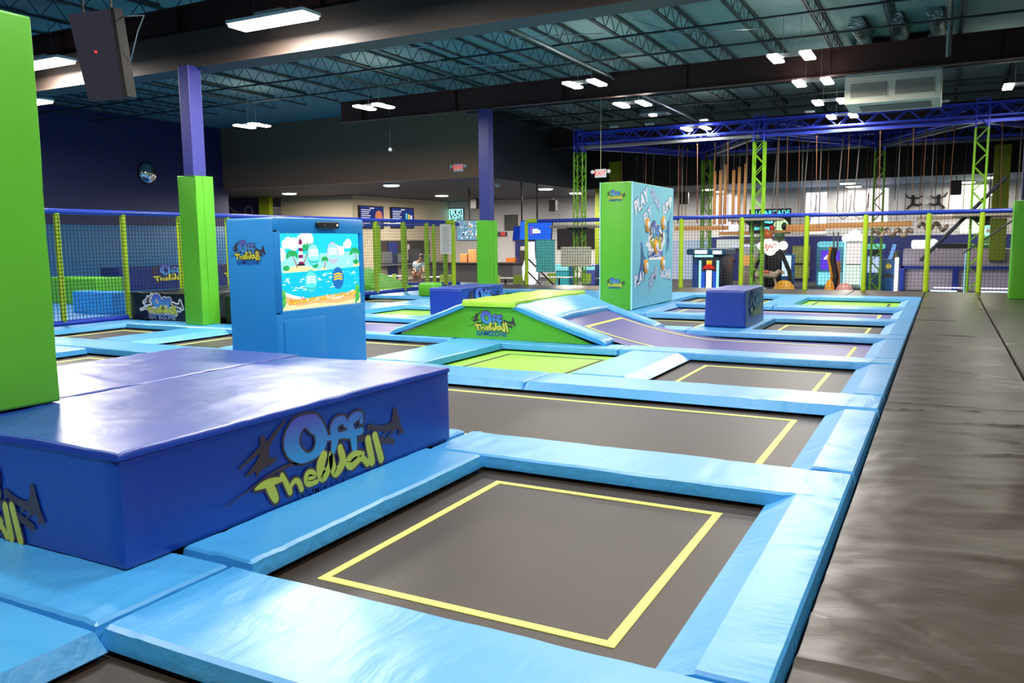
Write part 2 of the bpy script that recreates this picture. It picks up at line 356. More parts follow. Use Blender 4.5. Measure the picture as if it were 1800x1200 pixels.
# rows (near -> far) and the trampolines
R = [(0.0, 2.3), (3.1, 5.72), (6.43, 9.0), (9.86, 12.38), (13.0, 15.6), (16.3, 18.78), (19.5, 22.0), (22.85, 25.95)]
bed(-3.28, -1.02, .2, 2.27, 'black trampoline cut off by the bottom left corner of the photo')
bed(-3.27, -1.02, 3.12, 5.70, 'largest foreground black trampoline with a thick yellow square line')
bed(-5.8, -1.02, 6.45, 8.98, 'long black trampoline just behind the foreground one, right of the royal blue block', w=.06)
bed(-3.38, -1.02, 9.9, 12.36, 'black trampoline with yellow line right of the flat green one', inset=.3)
bed(-6.68, -4.38, 9.9, 12.3, 'bright green trampoline with black line in front of the green ramp', M_BEDG, M_BTAPE, inset=.3)
bed(-10.0, -7.75, 9.9, 12.6, 'black trampoline between the blue screen kiosk and the green ramp', inset=.3)
bed(-12.95, -10.9, 9.9, 12.1, 'black trampoline directly behind and left of the blue screen kiosk', inset=.28)
bed(-16.32, -14.1, 9.9, 12.2, 'black trampoline in front of the black block with the white outlined logo', inset=.28)
bed(-12.95, -10.9, 6.45, 9.0, 'black trampoline behind the glossy blue block, beside the big green column', inset=.28)
bed(-13.0, -9.35, 13.05, 15.55, 'purple trampoline left of the green ramp, right of the screen kiosk', M_BEDP)
bed(-13.25, -11.05, 16.3, 18.72, 'green trampoline between the screen kiosk and the long navy block', M_BEDG, M_BTAPE)
bed(-16.6, -14.3, 19.5, 22.05, 'thin looking black trampoline in front of the round green bumper', inset=.22)
bed(-3.2, -1.02, 16.3, 18.76, 'black trampoline right of the blue block with logo on its side')
bed(-6.6, -4.4, 16.3, 18.76, 'black trampoline left of the blue block with logo on its side')
bed(-6.35, -1.02, 19.5, 21.98, 'purple trampoline behind the blue block with logo on its side', M_BEDP, w=.07)
bed(-6.95, -4.35, 22.9, 25.9, 'far black trampoline half hidden behind the blue logo block')
bed(-3.5, -1.02, 22.9, 25.9, 'far green trampoline beside the black walkway', M_BEDG, M_BTAPE, w=.07)
bed(-13.7, -11.3, 22.9, 25.6, 'far black trampoline behind the green ramp', inset=.3)
structure(MB().box(-34, 6, -2, 29.7, -.62, -.2).build('floor', M_UNDER))
# pads : row strips
sx = lambda a, b: (.03, .03, a, b)
P = pad
P(-4.9, -3.3, -.3, 2.28, 'light blue pad filling the bottom left corner left of the corner trampoline', (.03, .06, .03, .03))
P(-3.4, -.5, 2.28, 3.12, 'light blue pad along the near edge of the foreground trampoline', (.03, .03, .05, .03))
P(-6.8, -3.4, 2.28, 3.12, 'light blue pad under the near corner of the big royal blue block', (.03, .03, .03, .03))
P(-7.4, -4.9, -.3, 2.28, 'light blue pad at the left edge of the photo below the royal blue block')
P(-1.03, -.5, .2, 2.28, 'light blue pad strip beside the walkway at the bottom of the photo', (.2, .03, .03, .03))
P(-3.86, -3.27, 3.14, 5.71, 'light blue pad squeezed between the royal blue block and foreground trampoline', (.03, .05, .03, .03), z=.012)
P(-1.03, -.5, 3.12, 5.82, 'light blue pad between the foreground trampoline and the walkway', (.2, .03, .03, .03))
P(-3.85, -.5, 5.72, 6.47, 'light blue pad between the foreground trampoline and the long black one', (.03, .03, .045, .03))
P(-5.7, -3.88, 6.1, 6.45, 'light blue pad behind the big royal blue block', (.03,)*4)
P(-1.03, -.5, 6.49, 8.98, 'light blue pad between the long black trampoline and the walkway', (.2, .03, .03, .03))
P(-6.7, -5.8, 6.47, 8.96, 'light blue pad under the right side of the screen kiosk')
P(-7.8, -6.7, 6.47, 8.96, 'light blue pad under the screen kiosk')
P(-10.9, -7.8, 6.47, 8.96, 'light blue pad left of the screen kiosk foot')
P(-4.6, -.5, 9.0, 9.87, 'light blue pad strip along the far edge of the long black trampoline', (.03, .03, .09, .03))
P(-7.9, -4.6, 9.0, 9.87, 'light blue pad strip in front of the flat bright green trampoline', (.03, .03, .09, .03))
P(-13.9, -7.9, 9.0, 9.87, 'light blue pad strip behind the screen kiosk', (.03, .03, .045, .03))
P(-17.0, -13.9, 9.0, 9.87, 'light blue pad strip near the fence in front of the logo block trampoline')
P(-17.0, -12.98, 6.4, 8.96, 'light blue pad at the far left beside the big green column')
P(-1.03, -.5, 9.9, 12.4, 'light blue pad between the small black trampoline and walkway', (.2, .03, .03, .03))
P(-4.36, -3.4, 9.9, 12.4, 'light blue pad between the flat green and small black trampolines', (.03, .2, .03, .03))
P(-7.75, -6.7, 9.9, 12.4, 'light blue pad left of the flat green trampoline', (.03, .05, .03, .03))
P(-10.9, -10.0, 9.9, 12.3, 'light blue pad hidden behind the screen kiosk')
P(-14.1, -12.98, 9.9, 12.14, 'light blue pad running left of the kiosk towards the black logo block', (.03, .1, .03, .03))
P(-17.05, -16.32, 9.9, 12.9, 'light blue pad along the foot of the left fence', (.03, .1, .03, .03))
P(-4.6, -.5, 12.4, 13.02, 'light blue pad in front of the purple ramp bed', (.03, .03, .045, .03))
P(-7.9, -4.6, 12.38, 12.98, 'light blue pad along the foot of the green ramp front', (.03, .03, .045, .03))
P(-12.9, -7.9, 12.62, 13.05, 'light blue pad strip left of the green ramp foot', (.03, .03, .05, .03))
P(-16.3, -12.9, 12.2, 12.98, 'light blue pad along the foot of the black logo block', (.03, .03, .045, .03))
P(-1.03, -.5, 13.04, 15.6, 'light blue pad between the purple ramp bed and walkway', (.2, .03, .03, .03))
P(-4.4, -.5, 15.6, 16.3, 'light blue pad strip behind the purple ramp bed', (.03, .03, .045, .03))
P(-6.2, -4.4, 15.6, 16.3, 'light blue pad strip beside the blue side-logo block', (.03, .03, .045, .03))
P(-13.9, -9.35, 15.57, 16.28, 'light blue pad strip between the purple and green trampolines left of the ramp', (.03, .03, .045, .03))
P(-9.35, -6.2, 15.75, 16.3, 'light blue pad strip hidden behind the ramp')
P(-1.03, -.5, 16.32, 18.78, 'light blue pad beside the walkway right of the blue side-logo block', (.2, .03, .03, .03))
P(-4.36, -3.24, 16.32, 18.78, 'light blue pad under the blue side-logo block')
P(-11.05, -6.65, 16.32, 18.78, 'light blue pad under the long navy block')
P(-17.0, -13.28, 16.32, 18.78, 'light blue pad beside the green trampoline near the left fence', (.03, .12, .03, .03))
P(-6.3, -.5, 18.8, 19.5, 'light blue pad strip in front of the far purple trampoline', (.03, .03, .045, .03))
P(-10.5, -6.3, 18.8, 19.5, 'light blue pad strip in front of the tall pillar')
P(-17.0, -10.5, 18.8, 19.48, 'light blue pad strip behind the mid-left green trampoline', (.03, .03, .045, .03))
P(-1.03, -.5, 19.52, 22.0, 'light blue pad between the far purple trampoline and walkway', (.2, .03, .03, .03))
P(-14.28, -6.4, 19.52, 22.0, 'light blue pad around the foot of the tall pillar', (.03, .1, .03, .03))
P(-3.9, -.5, 22.02, 22.86, 'light blue pad strip in front of the far green trampoline', (.03, .03, .045, .03))
P(-9.0, -3.9, 22.02, 22.86, 'light blue pad strip right behind the tall pillar', (.03, .03, .045, .03))
P(-17.0, -9.0, 22.02, 22.86, 'light blue pad strip behind the round green bumper', (.03, .03, .045, .03))
P(-1.03, -.5, 22.88, 25.95, 'light blue pad beside the walkway at the far green trampoline', (.2, .03, .03, .03))
P(-4.34, -3.52, 22.88, 25.95, 'light blue pad between the far green and far black trampolines')
P(-11.3, -6.97, 22.88, 25.95, 'light blue pad behind the tall pillar')
P(-17.0, -13.72, 22.88, 25.65, 'light blue pad at the far end beneath the fence corner')
P(-8.0, -.5, 25.97, 27.0, 'light blue far end pad strip right of the tall pillar')
P(-17.0, -8.0, 25.97, 27.0, 'light blue far end pad strip left of the tall pillar')
# walkway mats
WY = [(-1.2, 9.55), (9.55, 16.5), (16.5, 19.4), (19.4, 22.8), (22.8, 27.0)]
wl = ['nearest black mat of the walkway, filling the lower right of the photo', 'second black walkway mat beyond the first cross seam', 'third black walkway mat level with the blue side-logo block', 'fourth black walkway mat level with the tall pillar', 'fifth black walkway mat just before the cross deck']
for (a, b_), l in zip(WY, wl):
    P(-.49, .95, a, b_, l, (.015,)*4, M_BLK, 'walkway_mat', 'mat', 'black walkway mats', t=.1, amp=.012, step=.2)
for (a, b_), l in zip([(3.0, 11.5), (11.5, 19.6), (19.6, 27.0)], ['nearest black mat of the right hand walkway row', 'middle black mat of the right hand walkway row', 'far black mat of the right hand row beside the green column']):
    P(.95, 3.6, a, b_, l, (.015,)*4, M_BLK, 'walkway_mat', 'mat', 'black walkway mats', t=.1, amp=.008, step=.25)
for i, (a, b_) in enumerate([(-17.0, -13.4), (-13.4, -9.8), (-9.8, -6.2), (-6.2, -2.6), (-2.6, -.49), (-.49, 3.6)]):
    P(a, b_, 27.0, 29.7, ['black deck mat below the fence corner post, behind the navy block', 'black deck mat below the beige and teal sign panels', 'black deck mat directly behind the tall pillar', 'black deck mat in front of the arcade cabinets', 'black deck mat at the left end of the walkway head', 'black deck mat at the head of the walkway'][i], (.015,)*4, M_BLK, 'deck_mat', 'mat', 'black deck mats at the far end', t=.1, amp=.005, step=.3)
# ---------------------------------------------------------------- foam blocks
def soft_box(b, x0, x1, y0, y1, z0, z1, r=.03, bulge=.012, n=10, seed=0, tx=0, ty=0):
    """foam block with gently wavy vinyl faces; tx,ty narrow the top"""
    bm = bmesh.new(); bmesh.ops.create_cube(bm, size=1)
    bmesh.ops.bevel(bm, geom=list(bm.edges), offset=r/max(x1-x0, y1-y0, z1-z0)*1.0, segments=2, profile=.5, affect='EDGES')
    bmesh.ops.subdivide_edges(bm, edges=[e for e in bm.edges if e.calc_length() > .3], cuts=n, use_grid_fill=True)
    for v in bm.verts:
        u = v.co*1.0; h = u.z+.5
        p = Vector(((x0+x1)/2+u.x*(x1-x0-tx*h*2), (y0+y1)/2+u.y*(y1-y0-ty*h*2), z0+h*(z1-z0)))
        w = noise.noise(Vector((p.x*1.7+seed, p.y*1.7, p.z*1.7)))*bulge+noise.noise(Vector((p.x*5+seed, p.y*5, p.z*3)))*bulge*.4
        ax = max(range(3), key=lambda i: abs(u[i]))
        if h > .02: p[ax] += w*(1 if u[ax] > 0 else -1)
        v.co = p
    return b.bm(bm)
def block(loc, dims, label, m=M_NAVY, name='foam_block', group=None, lid=True, seed=0, h=None, tx=0, ty=0, bulge=.01):
    x0, x1, y0, y1, z1 = dims; t = thing(name, ((x0+x1)/2, (y0+y1)/2, 0), label, 'block', group)
    b = MB(); soft_box(b, x0, x1, y0, y1, .0, z1-(.035 if lid else 0), .02, bulge, 12, seed, tx, ty)
    b.build('block_body', m, t, smooth=True, ang=60)
    if lid:
        rr = random.Random(seed+90); fl = [(rr.uniform(x0, x1), rr.uniform(y0, y1), math.cos(a_), math.sin(a_), rr.uniform(.2, .7), rr.uniform(.02, .05), rr.uniform(.003, .007)) for a_ in [rr.uniform(-.7, 2) for _ in range(26)]] if y0 < 9 else []
        b = pad_mb(x0-.008+tx, x1+.008-tx, y0-.008+ty, y1+.008-ty, (.012,)*4, z1, .04, .007, .05 if y0 < 9 else .14, seed+5, fl)
        b.build('top_cover', m, t, smooth=True, ang=70)
    return t
bb = block(0, (-5.62, -3.84, 2.78, 6.08, .65), 'big glossy royal blue foam block in the left foreground, large logo on its side', seed=1, bulge=.004)
logo(bb, (-3.832, 3.44, .150), (0, 1, 0), 1.92, 1.0, faint=True)
# logo on the near face, reading towards +x, mostly cut off by the left edge
logo(bb, (-6.02, 2.773, .10), (1, 0, 0), 1.5, 1.25, faint=True)
b2 = block(0, (-7.2, -5.66, 2.78, 6.16, .65), 'second glossy royal blue foam block behind the first, under the green column', seed=9)
rb = block(0, (-4.22, -3.40, 16.33, 18.2, .74), 'royal blue tapered foam block standing near the walkway with logo on its right side', lid=False, seed=15, tx=.02, ty=.02, bulge=.006)
logo(rb, (-3.385, 16.5, .27), (0, 1, 0), 1.5, 1.3, faint=True)
lb = block(0, (-11.0, -10.12, 16.62, 18.75, .65), 'long navy foam block behind the green ramp, logo on its right side', seed=22)
logo(lb, (-10.10, 16.75, .22), (0, 1, 0), 1.8, 1.0, faint=True)
nb = block(0, (-28.6, -27.5, 20.5, 28.0, .9), 'large navy foam block against the wall of the netted left court', seed=31, m=mat('deep_navy_vinyl', sr(26, 48, 120), .35, bump=WR))
for y in (21.6, 25.2): logo(nb, (-27.49, y, .42), (0, 1, 0), 2.4, 1.0, faint=True)
gb = block(0, (-24.4, -22.0, 15.6, 16.5, .78), 'bright green foam block inside the netted left court', M_GREEN, seed=41, lid=False)
cb = block(0, (-20.1, -18.55, 13.55, 14.05, .56), 'mid blue foam block inside the netted left court', M_KIOSK, seed=45, lid=False)
# black blocks with white outlined logo at the fence corner
kb = block(0, (-17.1, -15.0, 13.0, 16.8, .64), 'black foam block with white outlined logo beside the left fence', M_BLKV, seed=51, bulge=.006)
logo(kb, (-16.76, 12.985, .235), (1, 0, 0), 1.45, 1.1, white=True)
kb2 = block(0, (-14.1, -11.6, 13.1, 13.9, .62), 'plain black foam block between the green column and the kiosk', M_BLKV, seed=57, bulge=.008)
# round green bumper
t = thing('green_bumper', (-14.72, 22.3, 0), 'small rounded bright green foam bumper near the left fence', 'bumper')
b = MB(); pts = []
for (cx, cy) in ((-14.55, 22.2), (-14.95, 22.5)): pass
b.rbox(-15.05, -14.42, 22.05, 22.6, 0, .43, .07); b.build('bumper_body', M_GREEN, t, smooth=True, ang=80)
# slide wedge behind the fence
t = thing('green_wedge', (-19.6, 24.5, 0), 'bright green sloping foam wedge behind the net right of the kiosk', 'wedge')
b = MB(); b.prism([(0, 0), (2.2, 0), (0, .75)], ((-20.5, 24.3, 0), (1, 0, 0), (0, 0, 1)), -2.3); b.build('wedge_body', mat('matte_green_vinyl', sr(98, 190, 40), .75, spec=.2), t)
# ---------------------------------------------------------------- ramp
t = thing('jump_ramp', (-7.1, 14.3, 0), 'low green trapezoid ramp with a logo on its front, in the middle of the room', 'ramp')
RY0, RY1, RH = 12.76, 15.9, .57
fr = ((0, RY0, 0), (1, 0, 0), (0, 0, 1))
MB().prism([(-9.15, 0), (-5.2, 0), (-6.68, RH), (-7.66, RH)], fr, -.06).build('front_panel', M_GREEN, t)
MB().prism([(-9.15, 0), (-5.2, 0), (-6.68, RH), (-7.66, RH)], ((0, RY1-.06, 0), (1, 0, 0), (0, 0, 1)), -.06).build('back_panel', M_GREEN, t)
b = pad_mb(-7.72, -6.62, RY0-.05, RY1+.02, (.02, .02, .03, .03), RH+.13, .11, .016, .09, 77); b.build('top_mat', M_GREENT, t, smooth=True, ang=70)
def slope_pad(b, xa, za, xb, zb, y0, y1, th=.11, n=22, seed=0, sag=.05):
    """padded strip following the curved ramp side between (xa,za) and (xb,zb)"""
    vs = []; fs = []; m = 7
    for i in range(n+1):
        q = i/n; x = xa+(xb-xa)*q; z = za+(zb-za)*q-sag*math.sin(PI*q)*(1 if zb != za else 0)
        for j in range(m+1):
            y = y0+(y1-y0)*j/m; e = min(j, m-j)/m; lift = th*(1-max(0, .18-e)/.18*.35)
            lift *= 1-(max(0, .06-min(q, 1-q))/.06)*.35
            vs.append((x, y, z+lift+noise.noise(Vector((x*7+seed, y*7, seed)))*.009))
        vs.append((x, y1, z)); vs.append((x, y0, z))
    k = m+3
    for i in range(n):
        for j in range(k):
            a = i*k+j; c = i*k+(j+1) % k; fs.append((a, c, c+k, a+k))
    fs.append(tuple(range(k-1, -1, -1))); fs.append(tuple(n*k+i for i in range(k)))
    return b.add(vs, fs)
b = MB(); slope_pad(b, -6.70, RH, -4.92, -.02, RY0-.04, RY0+.45, seed=3, sag=.02); b.build('side_pad', M_PAD, t, smooth=True, ang=60)
b = MB(); slope_pad(b, -6.70, RH, -4.92, -.02, RY1-.42, RY1+.05, seed=9, sag=.02); b.build('side_pad', M_PAD, t, smooth=True, ang=60)
b = MB(); slope_pad(b, -7.66, RH, -9.35, -.02, RY0-.04, RY0+.45, seed=5, sag=.02); b.build('side_pad', M_PAD, t, smooth=True, ang=60)
b = MB(); slope_pad(b, -7.66, RH, -9.35, -.02, RY1-.42, RY1+.05, seed=7, sag=.02); b.build('side_pad', M_PAD, t, smooth=True, ang=60)
b = MB(); slope_pad(b, -6.66, RH+.0, -5.95, .34, RY0+.3, RY1-.3, seed=13, sag=0); b.build('crest_pad', M_PAD, t, smooth=True, ang=60)
b = MB(); slope_pad(b, -7.68, RH+.0, -8.4, .33, RY0+.3, RY1-.3, seed=17, sag=0); b.build('crest_pad', M_PAD, t, smooth=True, ang=60)
# curved purple bed running down the ramp and on to the walkway
def zc(x):
    if x > -3.6: return BZ
    q = (-3.6-x)/2.6; return BZ+.57*q**1.7
b = MB(); vs = []; n = 60; X0, X1, Y0, Y1 = -6.15, -1.0, 13.0, 15.62
for i in range(n+1):
    x = X0+(X1-X0)*i/n; vs += [(x, Y0, zc(x)), (x, Y1, zc(x))]
b.add(vs, [(2*i, 2*i+2, 2*i+3, 2*i+1) for i in range(n)])
pr = thing('trampoline', (-3.5, 14.3, BZ), 'long purple trampoline that curves up onto the right side of the green ramp', 'trampoline', 'trampolines set into the padded floor')
b.build('jumping_bed', M_BEDP, pr, smooth=True)
b = MB(); xa, xb, ya, yb, w = -5.6, -1.25, 13.4, 15.25, .06
def strip(xs, y0, y1):
    vs = []
    for x in xs: vs += [(x, y0, zc(x)+.006), (x, y1, zc(x)+.006)]
    b.add(vs, [(2*i, 2*i+2, 2*i+3, 2*i+1) for i in range(len(xs)-1)])
xs = [xa+(xb-xa)*i/50 for i in range(51)]
strip(xs, ya, ya+w); strip(xs, yb-w, yb); strip([xa, xa+w], ya, yb); strip([xb-w, xb], ya, yb)
b.build('boundary_line', M_YEL, pr)
logo(t, (-7.64, RY0-.002, .215), (1, 0, 0), 1.0, 1.3)
# ---------------------------------------------------------------- screen kiosk
KX0, KX1, KY0, KY1, KH = -7.68, -6.84, 7.2, 8.78, 2.05
k = thing('screen_kiosk', (-7.26, 8, 0), 'tall light blue padded kiosk with a bright beach game screen', 'kiosk')
sy0, sy1, sz0, sz1 = 7.22, 8.755, .955, 1.865
b = MB()
b.rbox(KX0, KX1-.07, KY0, KY1, 0, KH, .035)
b.rbox(KX1-.1, KX1, KY0, KY1, sz1, KH, .02); b.rbox(KX1-.1, KX1, KY0, KY1, 0, sz0, .02)
b.rbox(KX1-.1, KX1, KY0, KY0+.035, sz0-.05, sz1+.05, .015); b.rbox(KX1-.1, KX1, KY1-.035, KY1, sz0-.05, sz1+.05, .015)
b.build('kiosk_body', M_KIOSK, k, smooth=True)
MB().rbox(KX1-.005, KX1+.025, 7.23, 7.95, .3, .85, .02).build('access_panel', M_KIOSK, k, smooth=True)
s = MB().rbox(KX1+.0, KX1+.07, 7.84, 8.22, 1.925, 2.005, .015).build('motion_sensor', M_DARK, k)
MB().cyl((KX1+.068, 7.93, 1.965), (KX1+.074, 7.93, 1.965), .018).build('sensor_lens', M_DGREY, s)
MB().cyl((KX1+.068, 8.17, 1.968), (KX1+.074, 8.17, 1.968), .010).build('indicator_light', emi('white_led', (1, 1, 1, 1), 6), s)
logo(k, (-7.63, KY0-.002, 1.60), (1, 0, 0), .58, 1.45)
# picture on the screen: plane x = const, u along +y, v up, both 0..1
b = MB(); W_, H_ = sy1-sy0-.04, sz1-sz0-.0
SF = ((KX1-.055, sy0+.02, sz0), (0, W_, 0), (0, 0, H_))
cols = {'sky': (40, 205, 240), 'sky2': (150, 238, 250), 'cloud': (240, 252, 255), 'sea': (30, 190, 225), 'sea2': (90, 222, 240), 'foam': (235, 252, 250), 'sand': (240, 218, 165), 'sand2': (222, 180, 120), 'leaf': (45, 165, 90), 'leaf2': (90, 190, 70), 'trunk': (165, 95, 60), 'white': (250, 250, 250), 'plum': (125, 40, 95), 'pink': (230, 60, 110), 'navy': (40, 110, 180), 'yellow': (250, 205, 40), 'teal': (60, 190, 190), 'black': (40, 40, 50), 'mauve': (190, 175, 200), 'frame': (20, 70, 120)}
CK = list(cols); CI = {c: i for i, c in enumerate(CK)}
DZ = [0.]
def F(poly, c, o): DZ[0] += .00001; b.flat(poly, SF, o*.0012+DZ[0], CI[c])
def disc(u, v, r, c, o, sx=1, sy=1, n=18): F([(u+r*sx*H_/W_*math.cos(2*PI*i/n), v+r*sy*math.sin(2*PI*i/n)) for i in range(n)], c, o)
def st(pts, c, o): DZ[0] += .00001; b.stroke(pts, SF, o*.0012+DZ[0], CI[c])
F([(0, 0), (1, 0), (1, 1), (0, 1)], 'sky', 0); F([(0, .5), (1, .5), (1, .75), (0, .72)], 'sky2', 1)
F([(0, 0), (1, 0), (1, .53), (0, .47)], 'sea', 2)
for (u, v, r) in ((.12, .88, .08), (.18, .86, .09), (.08, .86, .06), (.30, .93, .09), (.36, .92, .09), (.25, .92, .06), (.03, .73, .09), (.86, .86, .07), (.82, .84, .05), (.7, .78, .07), (.76, .76, .07)): disc(u, v, r, 'cloud', 2)
random.seed(3)
for i in range(60):
    u = random.uniform(.02, .97); v = random.uniform(.24, .46); w = random.uniform(.02, .07)
    st([(u-w/2, v, .004), (u, v+.006, .012), (u+w/2, v, .004)], random.choice(['sea2', 'foam']), 3)
F([(0, 0), (1, 0), (1, .14), (.9, .2), (.75, .13), (.55, .16), (.35, .12), (.15, .19), (0, .27)], 'foam', 4)
F([(0, 0), (1, 0), (1, .10), (.85, .15), (.7, .09), (.5, .12), (.35, .08), (.15, .15), (0, .22)], 'sand2', 5)
F([(0, 0), (1, 0), (1, .08), (.7, .03), (.4, .06), (.2, .04), (0, .12)], 'sand', 6)
F([(.04, .49), (.1, .55), (.2, .58), (.32, .57), (.42, .52), (.46, .5)], 'sand', 5); F([(.46, .5), (.52, .54), (.58, .52), (.6, .51)], 'sand', 5); F([(.9, .53), (.94, .57), (1, .58), (1, .53)], 'sand', 5)
def palm(u, v, u1, v1, s):
    st([(u, v, .014), ((u+u1)/2+.01, (v+v1)/2, .012), (u1, v1, .010)], 'trunk', 6)
    for a in (-.3, .3, .9, 1.6, 2.3, 2.9, 3.5):
        dx, dy = math.cos(a)*s*H_/W_, math.sin(a)*s*.6
        st([(u1, v1, .008), (u1+dx*.6, v1+dy*.8+s*.12, .026), (u1+dx, v1+dy*.5-s*.28, .005)], 'leaf', 7)
palm(.2, .56, .15, .71, .12); palm(.27, .58, .335, .78, .15); palm(.53, .53, .54, .64, .07); palm(.965, .56, .94, .73, .12)
for (u, v, r) in ((.08, .55, .04), (.42, .57, .04), (.95, .6, .04)): disc(u, v, r, 'leaf', 6, 1.6, .9)
for i in range(7): F([(.222+.0012*i, .585+.045*i), (.278-.0012*i, .585+.045*i), (.277-.0012*i, .63+.045*i), (.223+.0012*i, .63+.045*i)], ['plum', 'white'][i % 2], 8)
F([(.205, .575), (.295, .575), (.295, .6), (.205, .6)], 'black', 8); F([(.23, .9), (.27, .9), (.25, .94)], 'plum', 8)
F([(.83, .57), (.85, .57), (.84, .64)], 'white', 6)
for (u, v, c1, c2) in ((.4, .72, 'teal', 'white'), (.645, .73, 'mauve', 'white'), (.36, .36, 'teal', 'sea2'), (.7, .38, 'navy', 'yellow')):
    disc(u, v, .125, c1, 8, 1.0, 1.25); disc(u, v, .11, 'sky2' if c2 == 'white' else c2 if c2 != 'yellow' else 'navy', 9, 1, 1.25)
    for j in range(3): st([(u-.05, v+.05-.035*j, .018), (u, v+.065-.035*j, .022), (u+.05, v+.05-.035*j, .018)], c2 if c2 == 'yellow' else 'white', 10)
    st([(u-.055, v-.085, .02), (u, v-.105, .035), (u+.055, v-.085, .02)], c1, 10)
for s_, q in ((1, 0), (1, .93)):
    for j in range(4): st([(q+.0, .01+.05*j, .02), (q+.03, .09+.05*j, .05), (q+.05, .2+.02*j, .006)], ['leaf', 'leaf2'][j % 2], 9)
disc(.25, .13, .035, 'white', 9); F([(.23, .15), (.25, .13), (.25, .165)], 'pink', 10); F([(.25, .13), (.27, .11), (.27, .15)], 'plum', 10)
for a in range(5): st([(.12, .1, .02), (.12+.03*math.cos(a*1.257+.4), .1+.05*math.sin(a*1.257+.4), .006)], 'pink', 10)
st([(.07, .42, .006), (.09, .38, .02), (.11, .35, .006)], 'white', 9)
_t = ((SF[0][0], sy0+.02+W_*.51, sz0+H_*.125), (0, 1, .045), (0, 0, 1))
b.text('RAISE YOUR RIGHT HAND TO CHOOSE A GAME', _t, .058, .020, CI['trunk'], .10)
b.text('RAISE YOUR RIGHT HAND TO CHOOSE A GAME', ((SF[0][0], sy0+.02+W_*.51, sz0+H_*.125), (0, 1, .045), (0, 0, 1)), .058, .022, CI['yellow'], .03)
b.box(KX1-.075, KX1-.0555, sy0+.015, sy1-.015, sz0, sz1, CI['frame'])
scn = b.build('game_screen', [emi('screen_'+c, sr(*cols[c]), 1.35) for c in CK], k)
# ---------------------------------------------------------------- building shell
ST = lambda b, n, m, **k: structure(b.build(n, m, **k))
ST(MB().box(-34, 8, -3, 49, 7.4, 7.5), 'ceiling', M_DECK)
ST(MB().box(-32.3, -32, -3, 30.3, -.6, 7.4), 'wall_left', M_NAVYW)
b = MB().box(-32, -17.3, 30, 30.3, 4.43, 7.4); ST(b, 'wall_bulkhead', M_BRN2)
b = MB().box(-17.6, -17.3, 30.3, 41, 4.43, 7.4); ST(b, 'wall_bulkhead_return', M_DKBL)
b = MB().box(-17.3, 8, 41, 41.3, 4.43, 7.4); ST(b, 'wall_black_header', M_BLACKP)
b = MB().box(-44, -17.6, 30.3, 49, 4.43, 4.5).box(-17.6, -10.5, 41.3, 49, 4.43, 4.5); ST(b, 'ceiling_low', M_SOFFIT)
ST(MB().box(-10.5, 8, 41.3, 49, 4.43, 4.5), 'ceiling_low_arcade', M_SOFB)
ST(MB().box(-44, 10, 29.7, 50, -.72, -.6), 'floor_lower', M_CARPET)
ST(MB().box(-30.3, -30, 37.6, 48, -.6, 4.43), 'wall_cafe_left', M_TAN)
ST(MB().box(-35.4, -30.3, 37.6, 37.9, -.6, 4.43), 'wall_cafe_front', M_TAN)
ST(MB().box(-30, -12, 48, 48.3, -.6, 4.43), 'wall_cafe_back', M_WHITE)
ST(MB().box(-12, 10, 47, 47.3, 1.85, 4.43), 'wall_arcade_upper', M_WHITE)
ST(MB().box(-12, 3, 46.94, 47.3, -.6, 1.85).box(3, 10, 47.1, 47.3, -.6, 1.85), 'wall_arcade_lower', M_NAVYA)
ST(MB().box(-44, -35.7, 36.5, 36.7, -.6, 4.43), 'wall_mural', M_NAVYW)
# header over the court line, with the red steel girders
ST(MB().box(-32, 8, 12.85, 13.35, 5.5, 6.24).box(-32, 8, 12.8, 13.4, 5.48, 5.52), 'trim_header', M_BRN)
def girder(y, z0, z1, x0, x1, lab):
    g = thing('steel_girder', ((x0+x1)/2, y, z0), lab, 'girder', 'dark red steel girders')
    b = MB().box(x0, x1, y-.12, y+.12, z0, z0+.03).box(x0, x1, y-.12, y+.12, z1-.03, z1).box(x0, x1, y-.012, y+.012, z0, z1)
    x = x0+1
    while x < x1: b.box(x-.01, x+.01, y-.11, y+.11, z0, z1); x += 4
    b.build('beam', M_RED, g); return g
girder(13.1, 6.26, 6.86, -32, 8, 'dark red steel girder resting on the brown header at the upper left')
girder(24.6, 6.15, 6.88, -20, 8, 'dark red steel girder crossing above the second blue column')
girder(36.6, 6.15, 6.88, -17.2, 8, 'dark red steel girder above the rope course')
# open-web joists
def joist(x, y0, y1, lab, grp):
    t = thing('roof_joist', (x, (y0+y1)/2, 6.9), lab, 'joist', grp)
    b = MB()
    for z in (6.92, 7.36):
        for dx in (-.045, .012): b.box(x+dx, x+dx+.034, y0, y1, z-.02, z+.02)
    b.build('chord', M_JOIST, t)
    b = MB(); n = int((y1-y0)/.34); d = (y1-y0)/n
    for i in range(n):
        a, c = (6.93, 7.35) if i % 2 == 0 else (7.35, 6.93); b.tube([(x, y0+i*d, a), (x, y0+(i+1)*d, c)], .011, 4, caps=False)
    b.build('web_bars', M_JOIST, t); return t
j0 = joist(-9.2, 13.3, 24.5, 'open-web steel roof joist between the brown header and the red girder', 'roof joists of the middle bay')
for i in range(-14, 11):
    if i: copy_tree(j0, (-9.2+1.55*i, 18.9, 6.9))
j1 = joist(-9.2, 24.7, 36.5, 'open-web steel roof joist beyond the red girder, above the rope course', 'roof joists of the far bay')
for i in range(-5, 11):
    if i: copy_tree(j1, (-9.2+1.55*i, 30.6, 6.9))
j2 = joist(-18.5, 1.7, 12.9, 'open-web steel roof joist above the lamps at the top left corner', 'roof joists of the near bay')
for i in range(-7, 10):
    if i: copy_tree(j2, (-18.5+1.55*i, 7.3, 6.9))
